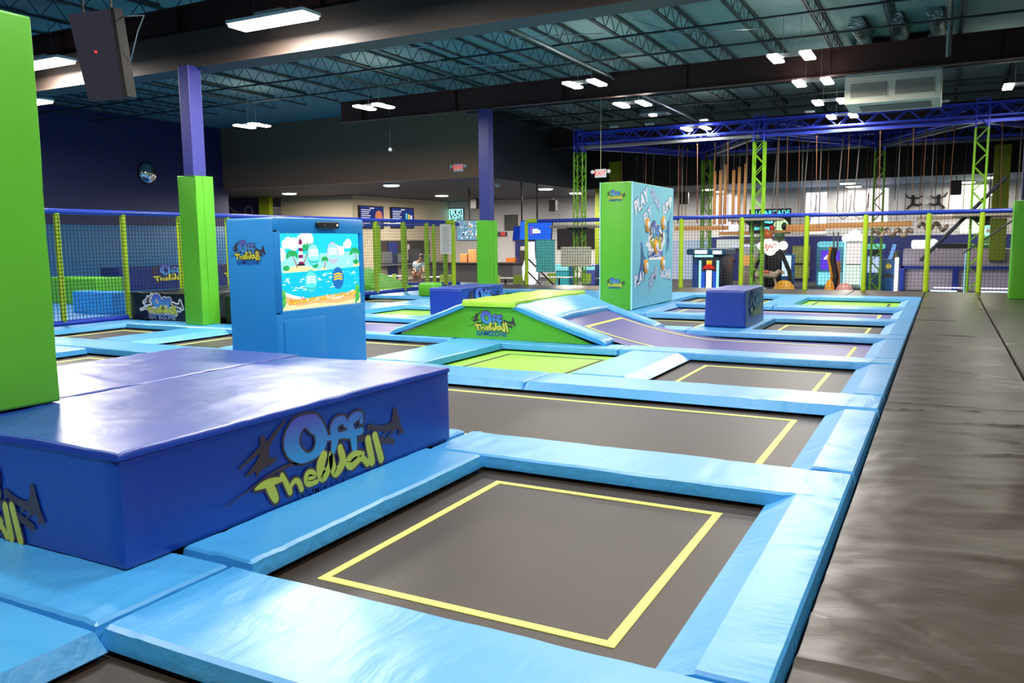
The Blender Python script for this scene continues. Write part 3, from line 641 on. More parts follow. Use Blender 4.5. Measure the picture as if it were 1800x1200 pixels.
# bridging bars and pipes
def run(name, pts, r, m, lab, cat, grp=None, n=8): return tag(MB().tube(pts, r, n).build(name, m, None, pts[0], smooth=True), lab, cat, grp)
for y, l in ((15.4, 'nearest'), (17.8, 'second'), (20.3, 'third'), (22.6, 'fourth')):
    run('ceiling_pipe', [(-31.5, y, 6.84), (7, y, 6.84)], .03 if l != 'second' else .05, M_PIPE, 'dark sprinkler pipe crossing the teal roof, %s beyond the brown header' % l, 'pipe', 'pipes crossing the ceiling')
for y, l in ((26.6, 'nearest'), (28.6, 'second'), (31.2, 'third'), (33.9, 'fourth')):
    run('ceiling_pipe', [(-17, y, 6.8), (7, y, 6.8)], .04, M_PIPE, 'dark pipe crossing the roof, %s beyond the red girder' % l, 'pipe', 'pipes crossing the ceiling')
run('conduit', [(-9.3, 13.4, 6.72), (-9.3, 24.4, 6.72), (-9.3, 24.9, 6.62), (-9.3, 40.8, 6.62)], .05, M_GALV, 'long shiny grey duct pipe running away overhead above the tall pillar', 'pipe')
run('conduit', [(-.15, 18.5, 7.2), (-.15, 24.2, 6.95), (-.15, 24.3, 6.3)], .07, M_GALV, 'vertical grey drain pipe at the upper right beside the air handler', 'pipe')
for k, (x, y) in enumerate(((-14.5, 16.5), (-13.1, 19.5), (-10.2, 17.4), (-6.7, 18.9))):
    run('ceiling_cable', [(x, y, 6.85), (x+.8, y+.8, 6.62), (x+1.7, y+1, 6.6), (x+2.5, y+2.2, 6.8)], .012, M_GALV, ['loose grey cable sagging below the joists at the far left of the roof', 'loose grey cable sagging near the second lamp pair', 'loose grey cable sagging in the middle of the roof', 'loose grey cable sagging left of the air handler'][k], 'cable')
# ---------------------------------------------------------------- columns
def column(name, lab, x, y, s, hp, zt, base=0, padm=M_GREEN, cx=.16, cy=.16, seed=0, bm=M_COLB):
    t = thing(name, (x, y, base), lab, 'column')
    b = MB().rbox(x-cx, x+cx, y-cy, y+cy, base, zt, .01); b.build('column_shaft', bm, t)
    b = MB(); soft_box(b, x-s[0], x+s[0], y-s[1], y+s[1], base, hp, .02, .014, 8, seed); b.build('column_padding', padm, t, smooth=True, ang=60)
    b = MB()
    for dy in (-.03,): b.box(x+s[0]-.004, x+s[0]+.012, y+dy-.02, y+dy+.02, base+.02, hp-.02)
    b.build('padding_seam', padm, t)
    return t
column('padded_column', 'huge bright green padded column at the left edge, standing on the blue blocks', -5.895, 3.14, (.41, .41), 3.27, 7.4, .66, seed=3, cx=.2, cy=.2)
column('padded_column', 'blue steel column with green padding behind the black logo block', -14.42, 12.75, (.27, .24), 3.2, 5.5, 0, seed=5, cx=.15, cy=.17)
column('padded_column', 'blue steel column with green padding behind the long navy block', -13.88, 24.6, (.27, .25), 2.45, 6.15, 0, seed=7, cx=.2, cy=.16, bm=M_COLD)
column('padded_column', 'dark blue column with green padding at the right edge beside the walkway', 2.05, 27.2, (.38, .34), 2.72, 7.4, 0, seed=11, cx=.22, cy=.2, bm=mat('very_dark_indigo', sr(30, 34, 78), .5))
# tall game pillar
t = thing('game_pillar', (-7.35, 21.2, 0), 'tall freestanding pillar, green front and pale blue side with words and targets', 'pillar')
MB().rbox(-7.72, -6.89, 19.5, 22.95, 0, 3.18, .02).build('pillar_body', M_GREEN, t, smooth=True)
PB = mat('pale_blue_print', sr(120, 196, 214), .35)
MB().rbox(-6.895, -6.87, 19.51, 22.94, .02, 3.17, .006).build('blue_side_panel', PB, t)
MB().box(-6.9, -6.862, 19.49, 19.515, 0, 3.18).box(-7.735, -7.71, 19.49, 19.52, 0, 3.18).build('corner_strip', mat('pale_cyan_edge', sr(170, 232, 240), .4), t)
logo(t, (-7.6, 19.497, 2.80), (1, 0, 0), .55, 1.5); logo(t, (-7.6, 19.497, .62), (1, 0, 0), .55, 1.5)
# panel prints: s = 0..1 along the side (y), z height
PX = -6.868
def pf(s, z, rot=0):
    c, n = math.cos(rot), math.sin(rot); return ((PX, 19.5+3.45*s, z), (0, c, n), (0, -n, c))
b = MB()
for (w, s, z, sz, rot, c) in (('PLAY', .19, 2.70, .48, .40, 0), ('SOAR', .53, 2.80, .32, -.5, 1), ('JUMP', .83, 2.66, .38, .40, 0), ('FLY', .34, 2.36, .40, .45, 0), ('PLAY', .17, .76, .38, .2, 0), ('JUMP', .49, .74, .36, .5, 1), ('SOAR', .81, .80, .38, -.10, 0)):
    b.text(w, pf(s, z, rot), sz, .002, 2, .10); b.text(w, pf(s, z, rot), sz, .004, 0 if c == 0 else 1, .035)
b.build('printed_words', [M_LOGOW, mat('pale_lilac_print', sr(190, 200, 225), .4), mat('mid_blue_print', sr(84, 150, 196), .4)], t)
b = MB()
for pl in ([(.30, 1.42), (.36, 1.50), (.36, 1.62), (.44, 1.86), (.50, 1.95), (.60, 1.94), (.70, 1.72), (.76, 1.72), (.78, 1.46), (.72, 1.30), (.30, 1.36)], [(.36, 1.36), (.72, 1.36), (.70, .98), (.38, 1.0)]):
    b.flat([((p[0])*3.45, p[1]+.22) for p in pl], ((PX, 19.5, 0), (0, 1, 0), (0, 0, 1)), .002+.0004*len(b.f))
b.build('white_logo_backing', M_LOGOW, t)
lp = logo(t, (PX+.004, 19.5+3.45*.34, 1.66), (0, 1, 0), 1.35, 1.9, gz=False)
MB().text('GAMEZONE', ((PX+.004, 19.5+3.45*.54, 1.36), (0, 1, 0), (0, 0, 1)), .24, .003, 0, .02).build('logo_lettering', M_LOGOB, t)
def sil(name, ls, s0, z0, k, mt):
    b = MB(); fr = pf(s0, z0)
    for i, l in enumerate(ls): b.stroke([(p[0]*k, p[1]*k, p[2]*k) for p in l], fr, .003+.0003*i)
    b.build(name, mt, t)
M_SIL = mat('slate_blue_print', sr(62, 104, 158), .4)
sil('jumper_silhouette', ([(0, .36, .12), (0, .38, .12)], [(0, .3, .13), (.02, .15, .17), (0, .0, .15)], [(.03, .26, .07), (.14, .45, .05), (.28, .68, .03)], [(-.03, .26, .07), (-.16, .1, .05), (-.26, .16, .03)], [(0, 0, .14), (.1, -.2, .09), (.02, -.4, .06)], [(0, 0, .13), (-.08, -.22, .08), (-.14, -.5, .05)]), .86, 1.85, .95, M_SIL)
sil('skater_silhouette', ([(-.02, .5, .12), (-.02, .52, .12)], [(0, .42, .14), (.04, .2, .2), (.0, .0, .18)], [(.02, .38, .06), (.16, .2, .06), (.3, .14, .05)], [(0, .02, .18), (-.14, -.18, .12), (-.3, -.42, .1)], [(.05, .0, .14), (.2, -.12, .09), (.22, -.4, .06)], [(.05, .0, .1), (.06, -.2, .06), (.04, -.36, .04)]), .21, 1.12, 1.0, M_SIL)
M_OR = mat('orange_ring_print', sr(245, 165, 50), .4)
for (s, z) in ((.33, 2.12), (.72, 2.2), (.54, 1.56), (.30, 1.06), (.72, 1.1)):
    tt = MB().lathe((0, 0, 0), [(.155, 0), (.16, .02), (.15, .035), (.09, .04)], 24)
    y = 19.5+3.45*s; tt.v = [(PX+v[2], y+v[0], z+v[1]*1.15) for v in tt.v]
    o = tt.build('target_ring', M_OR, t, smooth=True)
    d = MB().lathe((0, 0, 0), [(.09, .03), (.085, .06), (.04, .075)], 20); d.v = [(PX+v[2], y+v[0], z+v[1]*1.15) for v in d.v]
    d.build('target_button', mat('white_button', sr(225, 232, 240), .3), o, smooth=True)
# ---------------------------------------------------------------- wall items of the left court
b = MB().rbox(-32, -31.85, 6, 30, -.1, 2.6, .02)
tag(b.build('wall_padding', mat('court_blue_padding', sr(36, 120, 180), .5, bump=WR), None, (-31.9, 18, 0), smooth=True), 'long light blue padded wall panel behind the net of the left court', 'wall padding')
P(-32, -17.3, 6, 30, 'blue padded floor of the netted left court', (.02,)*4, mat('court_floor_vinyl', sr(40, 110, 170), .5), 'court_floor', 'mat', None, z=.0, step=1.5)
t = thing('convex_mirror', (-31.7, 25.6, 4.9), 'small round convex safety mirror on the dark navy wall', 'mirror')
m_ = MB().lathe((0, 0, 0), [(.52, 0), (.52, .05), (.5, .08)], 28); m_.v = [(-32+v[2], 25.6+v[0], 4.95+v[1]) for v in m_.v]; m_.build('mirror_rim', M_DARK, t, smooth=True)
m_ = MB().lathe((0, 0, 0), [(.48, .06), (.42, .16), (.3, .25), (.15, .3), (.01, .32)], 28); m_.v = [(-32+v[2], 25.6+v[0], 4.95+v[1]) for v in m_.v]; m_.build('mirror_dome', M_CHROME, t, smooth=True)
# ---------------------------------------------------------------- net fences
def post(x, y, z0, z1, r, t, n=10, m=None):
    b = MB().cyl((x, y, z0), (x, y, z1), r, n); return b.build('fence_post', m or M_LIME, t, smooth=True)
def net(t, p, q, z0, z1, m, cell=.075, th=.006, name='net'):
    p = Vector((p[0], p[1], 0)); q = Vector((q[0], q[1], 0)); L = (q-p).length; u = (q-p)/L; n = Vector((-u.y, u.x, 0))*th*.5; uu = u*th*.5
    b = MB(); k = int(L/cell)
    for i in range(1, k):
        c = p+u*(L*i/k); a = [c-uu-n, c+uu-n, c+uu+n, c-uu+n]
        b.add([(v.x, v.y, z0) for v in a]+[(v.x, v.y, z1) for v in a], [(0, 1, 5, 4), (1, 2, 6, 5), (2, 3, 7, 6), (3, 0, 4, 7)])
    h = int((z1-z0)/cell)
    for i in range(h+1):
        z = z0+(z1-z0)*i/h; a = [p-n, q-n, q+n, p+n]
        b.add([(v.x, v.y, z-th/2) for v in a]+[(v.x, v.y, z+th/2) for v in a], [(0, 1, 5, 4), (2, 3, 7, 6), (4, 5, 6, 7), (0, 3, 2, 1)])
    return b.build(name, m, t)
def rail(t, pts, r, name='top_rail', m=None): return MB().tube(pts, r, 10).build(name, m or M_RAIL, t, smooth=True)
# left fence along x = -17.15
t = thing('net_fence', (-17.2, 12, 0), 'left net fence with lime posts, nearest section beside the green column', 'fence')
FX = -17.2
rail(t, [(FX, 5, 2.48), (FX, 19.2, 2.5)], .06); rail(t, [(FX, 9.0, .03), (FX, 12.95, .03)], .075, 'bottom_rail')
for y, z in ((9.7, .02), (11.36, .02), (13.0, .02), (14.6, .64), (16.2, .64), (17.8, .02), (19.2, .02)): post(FX, y, z, 2.45, .065, t)
net(t, (FX+.075, 5), (FX+.075, 12.98), .1, 2.42, M_NET, .085, .009); net(t, (FX+.075, 13.0), (FX+.075, 19.2), .68, 2.42, M_NET, .085, .009)
t = thing('net_fence', (-17.2, 24, 0), 'left net fence with lime posts, section right of the screen kiosk', 'fence')
rail(t, [(FX, 19.25, 2.5), (FX, 27.6, 2.5)], .065); rail(t, [(FX, 19.4, .03), (FX, 27.4, .03)], .075, 'bottom_rail')
for y in (21.0, 22.72, 24.35, 25.85, 27.15): post(FX, y, .02, 2.46, .085, t)
net(t, (FX+.09, 19.25), (FX+.09, 27.2), .1, 2.44, M_NETW, .1, .009)
MB().cyl((FX, 27.15, 2.5), (FX, 27.75, 2.5), .09).build('corner_elbow', M_LIME, t, smooth=True)
MB().cyl((FX, 27.75, 2.56), (FX, 27.75, .0), .085).build('fence_post', M_LIME, t, smooth=True)
t = thing('net_fence', (-19, 27.6, 0), 'short second net fence standing behind the left one, lime posts', 'fence')
rail(t, [(-20.9, 26.9, 2.45), (-17.6, 28.9, 2.45)], .06); rail(t, [(-20.9, 26.9, .05), (-17.6, 28.9, .05)], .06, 'bottom_rail')
for x, y in ((-20.4, 27.2), (-19.5, 27.75), (-18.5, 28.35)): post(x, y, 0, 2.45, .07, t)
# paper notice on the left fence
t = thing('notice_board', (-17.05, 27, 1.3), 'tall white rules notice hanging on the left net fence', 'notice')
MB().box(-17.075, -17.05, 26.62, 27.38, 1.28, 2.42).build('notice_sheet', M_PLW, t)
b = MB()
for i in range(22): b.box(-17.05, -17.046, 26.70+.03*(i % 3), 27.30-.05*((i*7) % 4), 2.32-.045*i-.012, 2.32-.045*i)
b.build('printed_lines', mat('grey_print', sr(150, 150, 150), .6), t)
# far fence
FY = 29.62
t = thing('net_fence', (-7, FY, 0), 'long far net fence with blue top rail in front of the arcade', 'fence')
rail(t, [(-14.4, FY, 2.53), (2.6, FY, 2.53)], .07)
MB().tube([(-14.9, FY, 2.40), (-14.86, FY, 2.53), (-14.4, FY, 2.53)], .085, 10).build('corner_elbow', M_LIME, t, smooth=True)
fx = [-14.9, -10.7, -8.55, -6.37, -4.19, -2.34, -.48, 1.0]
for x in fx: post(x, FY, 0, 2.5, .08 if x > -14 else .075, t, 12)
net(t, (-14.9, FY+.09), (2.6, FY+.09), .06, 2.47, M_NETW, .11, .009)
for (x0, x1, z0, z1, c, lab, s_) in ((-14.55, -13.7, .5, 1.80, (110, 225, 225), 'tall teal panel tied to the far net fence', 0), (-13.45, -12.15, .72, 1.5, (245, 238, 215), 'wide cream panel tied to the far net fence', 0)):
    t = thing('fence_sign', ((x0+x1)/2, FY-.12, z0), lab, 'panel'); y = FY+.13
    MB().rbox(x0, x1, y, y+.025, z0, z1, .012).build('sign_panel', mat('sign_%d' % c[0], sr(*c), .6), t)
    b = MB()
    for x in (x0+.05, (x0+x1)/2, x1-.05):
        for z in (z0+.04, z1-.04): b.cyl((x, y-.03, z), (x, y+.03, z), .014, 6)
    b.build('cable_tie', M_DARK, t)
# black leaning frame at the fence end post
t = thing('folding_stand', (-14.9, 29.9, -.6), 'black leaning folding frame behind the first post of the far fence', 'stand')
MB().tube([(-15.35, 30.2, -.6), (-15.3, 30.4, .9), (-15.1, 30.2, 1.0), (-13.4, 30.3, -.6)], .035, 6).build('frame_tube', M_DARK, t, smooth=True)
MB().tube([(-15.2, 30.2, .55), (-14.0, 30.3, -.6)], .03, 6).build('frame_tube', M_DARK, t, smooth=True)
# ---------------------------------------------------------------- lamps
def strip_lamp(x, y, z, lab, L=1.9, w=.5, big=True):
    t = thing('ceiling_lamp', (x, y, z), lab, 'lamp', 'bright ceiling lamps')
    MB().box(x-L/2, x+L/2, y-w/2, y+w/2, z-.0, z+.06).box(x-.35, x+.35, y-.12, y+.12, z+.06, z+.16).build('lamp_housing', M_PLW, t)
    MB().rbox(x-L/2+.03, x+L/2-.03, y-w/2+.02, y+w/2-.02, z-.06, z-.001, .02).build('light_panel', M_LAMP, t)
    b = MB()
    for dx in (-.5, .5): b.tube([(x+dx, y, z+.06), (x+dx*.7, y, 6.9)], .006, 4)
    b.build('hanging_wire', M_GALV, t); return t
def pair_lamp(x, y, z, lab, dx=.36, L=.9):
    t = thing('ceiling_lamp', (x, y, z), lab, 'lamp', 'bright ceiling lamps')
    MB().box(x-dx, x+dx, y-.08, y+.08, z, z+.07).build('lamp_housing', M_GALV, t)
    for s in (-1, 1): MB().rbox(x+s*dx-.13, x+s*dx+.13, y-L/2, y+L/2, z-.05, z+.01, .02).build('light_bar', M_LAMP, t)
    b = MB()
    for d in (-.2, .2): b.tube([(x+d, y, z+.06), (x+d, y, 6.9)], .006, 4)
    b.build('hanging_wire', M_GALV, t); return t
LAMPS_ON = []; 
for (x, y, z, k, lab) in ((-11.3, 12.0, 5.88, 0, 'large strip lamp hanging in front of the brown header, upper left centre'), (-18.6, 12.2, 5.9, 0, 'large strip lamp beside the big green column'), (-24, 15.2, 5.9, 0, 'thin looking strip lamp low at the left edge, below the large one'),
    (-22.4, 22.5, 6, 1, 'twin lamp furthest left in front of the brown bulkhead'), (-16.1, 21.4, 6, 1, 'twin lamp left of the second blue column'), (-8.9, 21.3, 6, 1, 'twin lamp nearest of the pairs left of the centre girder'), (-8.8, 24.9, 5.95, 1, 'twin lamp just under the red girder above the tall pillar'), (-8.7, 31.9, 6, 1, 'twin lamp above the left corner of the blue truss'),
    (-3.4, 20.7, 6, 1, 'highest twin lamp left of the air handler'), (-3.4, 24.3, 6, 1, 'second highest twin lamp left of the air handler'), (-3.4, 28, 6, 1, 'third twin lamp left of the air handler'), (-3.4, 31.5, 6, 1, 'lowest twin lamp, just above the blue truss'), (1.75, 27.9, 6, 1, 'lamp at the right edge of the photo above the blue truss')):
    (pair_lamp if k else strip_lamp)(x, y, z, lab); LAMPS_ON.append((x, y, z, 480 if not k else 210))
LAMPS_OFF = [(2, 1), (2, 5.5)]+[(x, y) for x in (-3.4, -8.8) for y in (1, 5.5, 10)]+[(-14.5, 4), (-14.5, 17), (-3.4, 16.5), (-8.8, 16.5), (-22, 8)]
# soffit discs
DOWNL = []
for (x, y, lab) in ((-22.9, 31.6, 'nearest left round soffit light, above the menu screens'), (-31.0, 33.6, 'round soffit light at the far left above the mural'), (-25.7, 40.3, 'round soffit light left of the black speaker'), (-18.2, 38.4, 'bright round soffit light right of the second blue column'), (-18.4, 42.8, 'round soffit light behind the left green truss column'), (-11.3, 44.1, 'oblong soffit light behind the middle green truss column'), (-11.2, 46.3, 'small soffit light behind the hanging timbers'), (-4.3, 43.3, 'upper oblong soffit light above the arcade'), (-4.3, 46.2, 'lower oblong soffit light above the arcade'), (1.8, 43, 'upper soffit light near the right edge'), (.8, 46, 'lower soffit light near the right edge')):
    t = thing('soffit_light', (x, y, 4.37), lab, 'lamp', 'flush soffit lights')
    MB().lathe((x, y, 4.33), [(.34, 0), (.36, .02), (.36, .07)], 20).build('light_disc', M_DOWN, t); MB().lathe((x, y, 4.37), [(.40, 0), (.42, .02), (.42, .04)], 20).build('light_rim', M_PLW, t)
    DOWNL.append((x, y, 4.25, 700 if x < -12 else 190 if y < 45 else 50))
# air handler
t = thing('air_handler', (-1.55, 27, 5.5), 'large cream and grey ceiling air handler with two grilles', 'air conditioner')
AX0, AX1, AY0, AY1 = -2.77, -.28, 26.0, 28.0
MB().rbox(AX0, AX1, AY0, AY1, 5.56, 6.33, .02).build('lower_cabinet', M_CREAM, t); MB().rbox(AX0, AX1-.02, AY0+.01, AY1, 6.34, 7.15, .02).build('upper_cabinet', M_GREY, t)
b = MB().box(AX0+.35, AX1-.25, AY0+.5, AY1-.35, 5.545, 5.56); b.build('underside_panel', mat('slate_grey_metal', sr(86, 106, 108), .5), t)
for (a, c) in ((AX0+.16, AX0+1.12), (AX0+1.33, AX0+2.3)):
    g = MB().box(a, c, AY0-.01, AY0+.005, 5.72, 6.14).build('grille', M_DGREY, t)
    b = MB(); n = 26
    for i in range(n+1): x = a+(c-a)*i/n; b.box(x-.008, x+.008, AY0-.025, AY0-.008, 5.72, 6.14)
    b.box(a-.03, c+.03, AY0-.028, AY0-.005, 6.13, 6.16).box(a-.03, c+.03, AY0-.028, AY0-.005, 5.70, 5.73); b.build('louvres', M_CREAM, g)
b = MB()
for i in range(3): b.tube([(-2.4+.9*i, 26.6, 7.25), (-2.2+.9*i, 25.2, 7.2), (-2.3+.9*i, 23.6, 7.22)], .2, 12)
b.build('foil_duct', M_FOIL, t, smooth=True)
# truss course -------------------------------------------------
def lattice(b, p, q, w, r, rd, step, up=(0, 0, 1)):
    p = Vector(p); q = Vector(q); d = (q-p).normalized(); u = d.cross(Vector(up)).normalized() if abs(d.dot(Vector(up))) < .9 else Vector((1, 0, 0)); v = d.cross(u)
    cs = [u*w/2+v*w/2, u*w/2-v*w/2, -u*w/2-v*w/2, -u*w/2+v*w/2]
    for c in cs: b.tube([p+c, q+c], r, 6)
    L = (q-p).length; n = max(2, round(L/step)); 
    for i in range(n):
        a = p+d*(L*i/n); e = p+d*(L*(i+1)/n)
        for k in range(4):
            c0, c1 = cs[k], cs[(k+1) % 4]
            if (i+(k > 1)) % 2: c0, c1 = c1, c0
            b.tube([a+c0, e+c1], rd, 5, caps=False)
    for a in (p, q):
        for k in range(4): b.tube([a+cs[k], a+cs[(k+1) % 4]], rd, 5)
NEAR = [(-13.8, 32.5), (-6.4, 32.5), (.94, 32.5)]; FAR = [(-10.05, 38.9), (-2.62, 38.9)]
labs = ['lime green lattice truss column at the left end of the rope course', 'lime green lattice truss column right of the hanging timbers', 'lime green lattice truss column at the right, in front of the bumper table', 'lime green lattice truss column left of the hanging timbers', 'lime green lattice truss column in the middle of the ropes']
for (x, y), l in zip(NEAR+FAR, labs):
    t = thing('truss_column', (x, y, -.6), l, 'truss column', 'truss columns of the rope course')
    b = MB(); lattice(b, (x, y, -.55), (x, y, 5.4), .38, .035, .018, .42); b.build('lattice_tower', M_TRUSSG, t, smooth=True)
    b = MB(); lattice(b, (x, y, 5.4), (x, y, 6.35), .38, .035, .018, .42); b.build('tower_head', M_TRUSS, t, smooth=True)
    MB().rbox(x-.3, x+.3, y-.3, y+.3, -.6, -.55, .01).build('base_plate', M_TRUSSG, t)
t = thing('roof_truss', (-6, 35, 5.9), 'blue lattice truss grid on top of the green columns', 'truss')
segs = [(NEAR[0], NEAR[1]), (NEAR[1], NEAR[2]), (FAR[0], FAR[1]), (NEAR[0], FAR[0]), (FAR[0], NEAR[1]), (NEAR[1], FAR[1]), (FAR[1], NEAR[2]), (NEAR[2], (4.7, 38.9)), (FAR[1], (4.7, 38.9)), (NEAR[2], (5, 32.5))]
for p, q in segs:
    b = MB(); lattice(b, (p[0], p[1], 5.98), (q[0], q[1], 5.98), .42, .05, .022, .45); b.build('truss_span', M_TRUSS, t, smooth=True)
    d = Vector((q[0]-p[0], q[1]-p[1], 0)); n = Vector((-d.y, d.x, 0)).normalized()*.09
    b = MB(); a = [Vector((p[0], p[1], 0))-n, Vector((q[0], q[1], 0))-n, Vector((q[0], q[1], 0))+n, Vector((p[0], p[1], 0))+n]
    b.add([(v.x, v.y, 5.56) for v in a]+[(v.x, v.y, 5.66) for v in a], [(3, 2, 1, 0), (4, 5, 6, 7), (0, 1, 5, 4), (2, 3, 7, 6), (1, 2, 6, 5), (3, 0, 4, 7)]); b.build('trolley_track', M_TRUSS if segs.index((p, q)) % 2 else M_GALV, t)
# spot lights and fittings on the truss
for i, (x, lab) in enumerate(((-12.2, 'small floodlight on the blue truss, furthest left'), (-10.7, 'small floodlight on the blue truss, second from the left'), (-8.5, 'small floodlight on the blue truss left of the middle green column'), (-4.6, 'small floodlight on the blue truss beneath the lowest twin lamp'), (-.25, 'small floodlight on the blue truss under the air handler corner'))):
    t = thing('floodlight', (x, 32.3, 6.2), lab, 'lamp', 'small lamps on the truss'); MB().box(x-.02, x+.02, 32.27, 32.33, 6.18, 6.32).build('bracket', M_DARK, t); MB().rbox(x-.17, x+.17, 32.2, 32.4, 6.3, 6.37, .02).build('lamp_head', M_PLW, t)
# ropes
random.seed(11)
def rope_thing(x, y, z0, z1, lean=0):
    t = MB().tube([(x, y, z1), (x+lean*.5, y, (z0+z1)/2), (x+lean, y, z0)], .014, 6)
    for z in (z1-.12, ): t.rbox(x-.03, x+.03, y-.03, y+.03, z-.08, z+.08, .01)
    return t
rl = 'thin brown rope of the course hanging straight from the blue truss'
r0_ = tag(rope_thing(-9.8, 33.4, 2.4, 5.6).build('hanging_rope', M_ROPE, None, (-9.8, 33.4, 5.6)), rl, 'rope', 'thin ropes hanging from the truss')
for i in range(54):
    q = i/53; x = -12.9+16.2*q+random.uniform(-.15, .15); y = random.choice((32.6, 33.3, 34.6, 35.8, 37.2, 38.6))
    if -6.75 < x < -6.1 or .6 < x < 1.2: continue
    c = r0_.copy(); COL.objects.link(c); c.location = (x, y, 5.6); c.rotation_euler = (0, random.uniform(-.03, .03), 0); c.scale = (1, 1, random.choice((1, .95, .9, .72)))
# loops at the bottom of ropes
for i, x in enumerate((-5.9, -4.75, -3.5, -2.9)):
    pts = [(x+.22*math.cos(a), 34, 2.75+.38*(1-math.sin(a))-.38) for a in [PI*k/10 for k in range(11)]]
    tag(MB().tube([(x+.26, 34, 3.4)]+[(p[0], p[1], 5.1-p[2]) if 0 else (p[0], p[1], p[2]+.35-0) for p in pts][0:0]+[(x+.24, 34, 2.9), (x+.15, 34, 2.55), (x, 34, 2.45), (x-.15, 34, 2.55), (x-.24, 34, 2.9), (x-.1, 34, 5.6)], .02, 6).build('rope_stirrup', M_ROPEG, None, (x, 34, 5.6)), 'loop of rope hanging above the far fence rail, %s of the four' % ['leftmost', 'second', 'third', 'rightmost'][i], 'rope', 'rope loops')
# vertical timbers
h = .088
for i, q in enumerate((-.2485, -.2417, -.2356, -.2262, -.2195, -.2122)):
    y = 34.6; x = q*y+.1*0; t = thing('hanging_timber', (x, y, 2.35), ['first', 'second', 'third', 'fourth', 'fifth', 'sixth'][i]+' from the left of the six vertical timbers hanging from the truss', 'timber', 'six hanging timbers')
    MB().rbox(x-.055, x+.055, y-.06, y+.06, 2.35, 4.55+.12*(i % 3)-.1*(i == 1), .012).build('timber', M_WOOD, t)
    b = MB().cyl((x, y, 4.5), (x, y, 5.6), .015, 6); b.build('hanging_rope', M_ROPEG, t)
# horizontal timbers and platforms
def beam(x0, x1, y, z0, z1, lab, th=.09, m=None):
    t = thing('horizontal_beam', ((x0+x1)/2, y, z0), lab, 'beam', 'timber balance beams')
    b = MB(); fr = ((0, y, 0), (1, 0, 0), (0, 0, 1)); b.prism([(x0, z0-th), (x1, z1-th), (x1, z1+th), (x0, z0+th)], fr, -.2); b.build('beam_timber', m or M_WOOD, t)
    b = MB()
    for q in (.12, .88): x = x0+(x1-x0)*q; b.cyl((x, y+.1, z0), (x, y+.1, 5.6), .016, 5)
    b.build('hanging_rope', M_ROPEG, t)
beam(-10.1, -7.9, 34, 2.2, 2.2, 'pale timber balance beam right of the tall pillar', .09); beam(-8.2, -7.0, 33.8, 1.98, 1.98, 'short low timber below the six hanging timbers', .06)
beam(-5.6, -1.1, 34, 2.18, 2.25, 'long timber balance beam in the middle of the rope course', .1); beam(-6.2, -4.1, 33.7, 2.02, 2.05, 'short lower timber behind the all-arcade screen', .05)
beam(-.95, 2.6, 33.75, 2.42, 2.46, 'right hand timber balance beam near the diagonal strut', .07, mat('grey_timber', sr(176, 158, 140), .6))
for (x0, x1, y, z, lab) in ((-14.9, -12.8, 32.6, 2.28, 'grey deck platform on the left green truss column'), (-7.4, -5.6, 32.6, 2.42, 'grey deck platform on the middle green truss column'), (.2, 1.9, 32.6, 2.42, 'grey deck platform on the right green truss column')):
    t = thing('platform', ((x0+x1)/2, y, z), lab, 'platform', 'platforms on the truss columns')
    MB().rbox(x0, x1, y-.8, y+.8, z, z+.1, .02).build('deck_board', mat('grey_deck', sr(178, 168, 150), .6), t); MB().prism([(x0+.5, 0), (x1-.5, 0), ((x0+x1)/2+.15, -.2), ((x0+x1)/2-.15, -.2)], ((0, y-.3, z), (1, 0, 0), (0, 0, 1)), -.06).build('support_bracket', M_DGREY, t)
# thick twisted ropes
for i, (xa, xb, z) in enumerate(((-2.45, -1.1, 1.92), (-.9, .05, 2.12))):
    b = MB(); pts = [(xa+(xb-xa)*k/40, 34.2+.1*math.cos(k*.9), z+.13*math.sin(k*(.55 if i == 0 else .32))) for k in range(41)]; b.tube(pts, .07, 8)
    tag(b.build('twisted_rope', mat('fat_pale_rope', sr(200, 172, 150), .8, bump=[(30, .6, 1, (1, 1, 1))]), None, (xa, 34.2, z), smooth=True), ['thick pale twisted rope winding below the middle balance beam', 'thick pale twisted rope drooping right of the post'][i], 'rope', 'thick twisted ropes')
run('diagonal_strut', [(-.75, 33, .9), (1.75, 33, 3.75)], .07, M_DKBL, 'dark diagonal strut rising to the right edge behind the net', 'strut')
run('diagonal_cable', [(.55, 31, 1.2), (1.9, 31, 2.25)], .03, M_DGREY, 'thin diagonal cable near the right green column', 'cable')
# ---------------------------------------------------------------- things on the back walls
def panel(name, x0, x1, y, z0, z1, m, lab, cat, face=None, d=.06, fm=None, rim=.03):
    """wall screen or picture facing the camera side (-y)"""
    t = thing(name, ((x0+x1)/2, y, z0), lab, cat)
    MB().rbox(x0, x1, y-d, y, z0, z1, .01).build('frame', fm or M_DARK, t)
    MB().box(x0+rim, x1-rim, y-d-.006, y-d, z0+rim, z1-rim).build(face or 'picture', m, t); return t
def fr_y(x, y, z): return ((x, y, z), (1, 0, 0), (0, 0, 1))
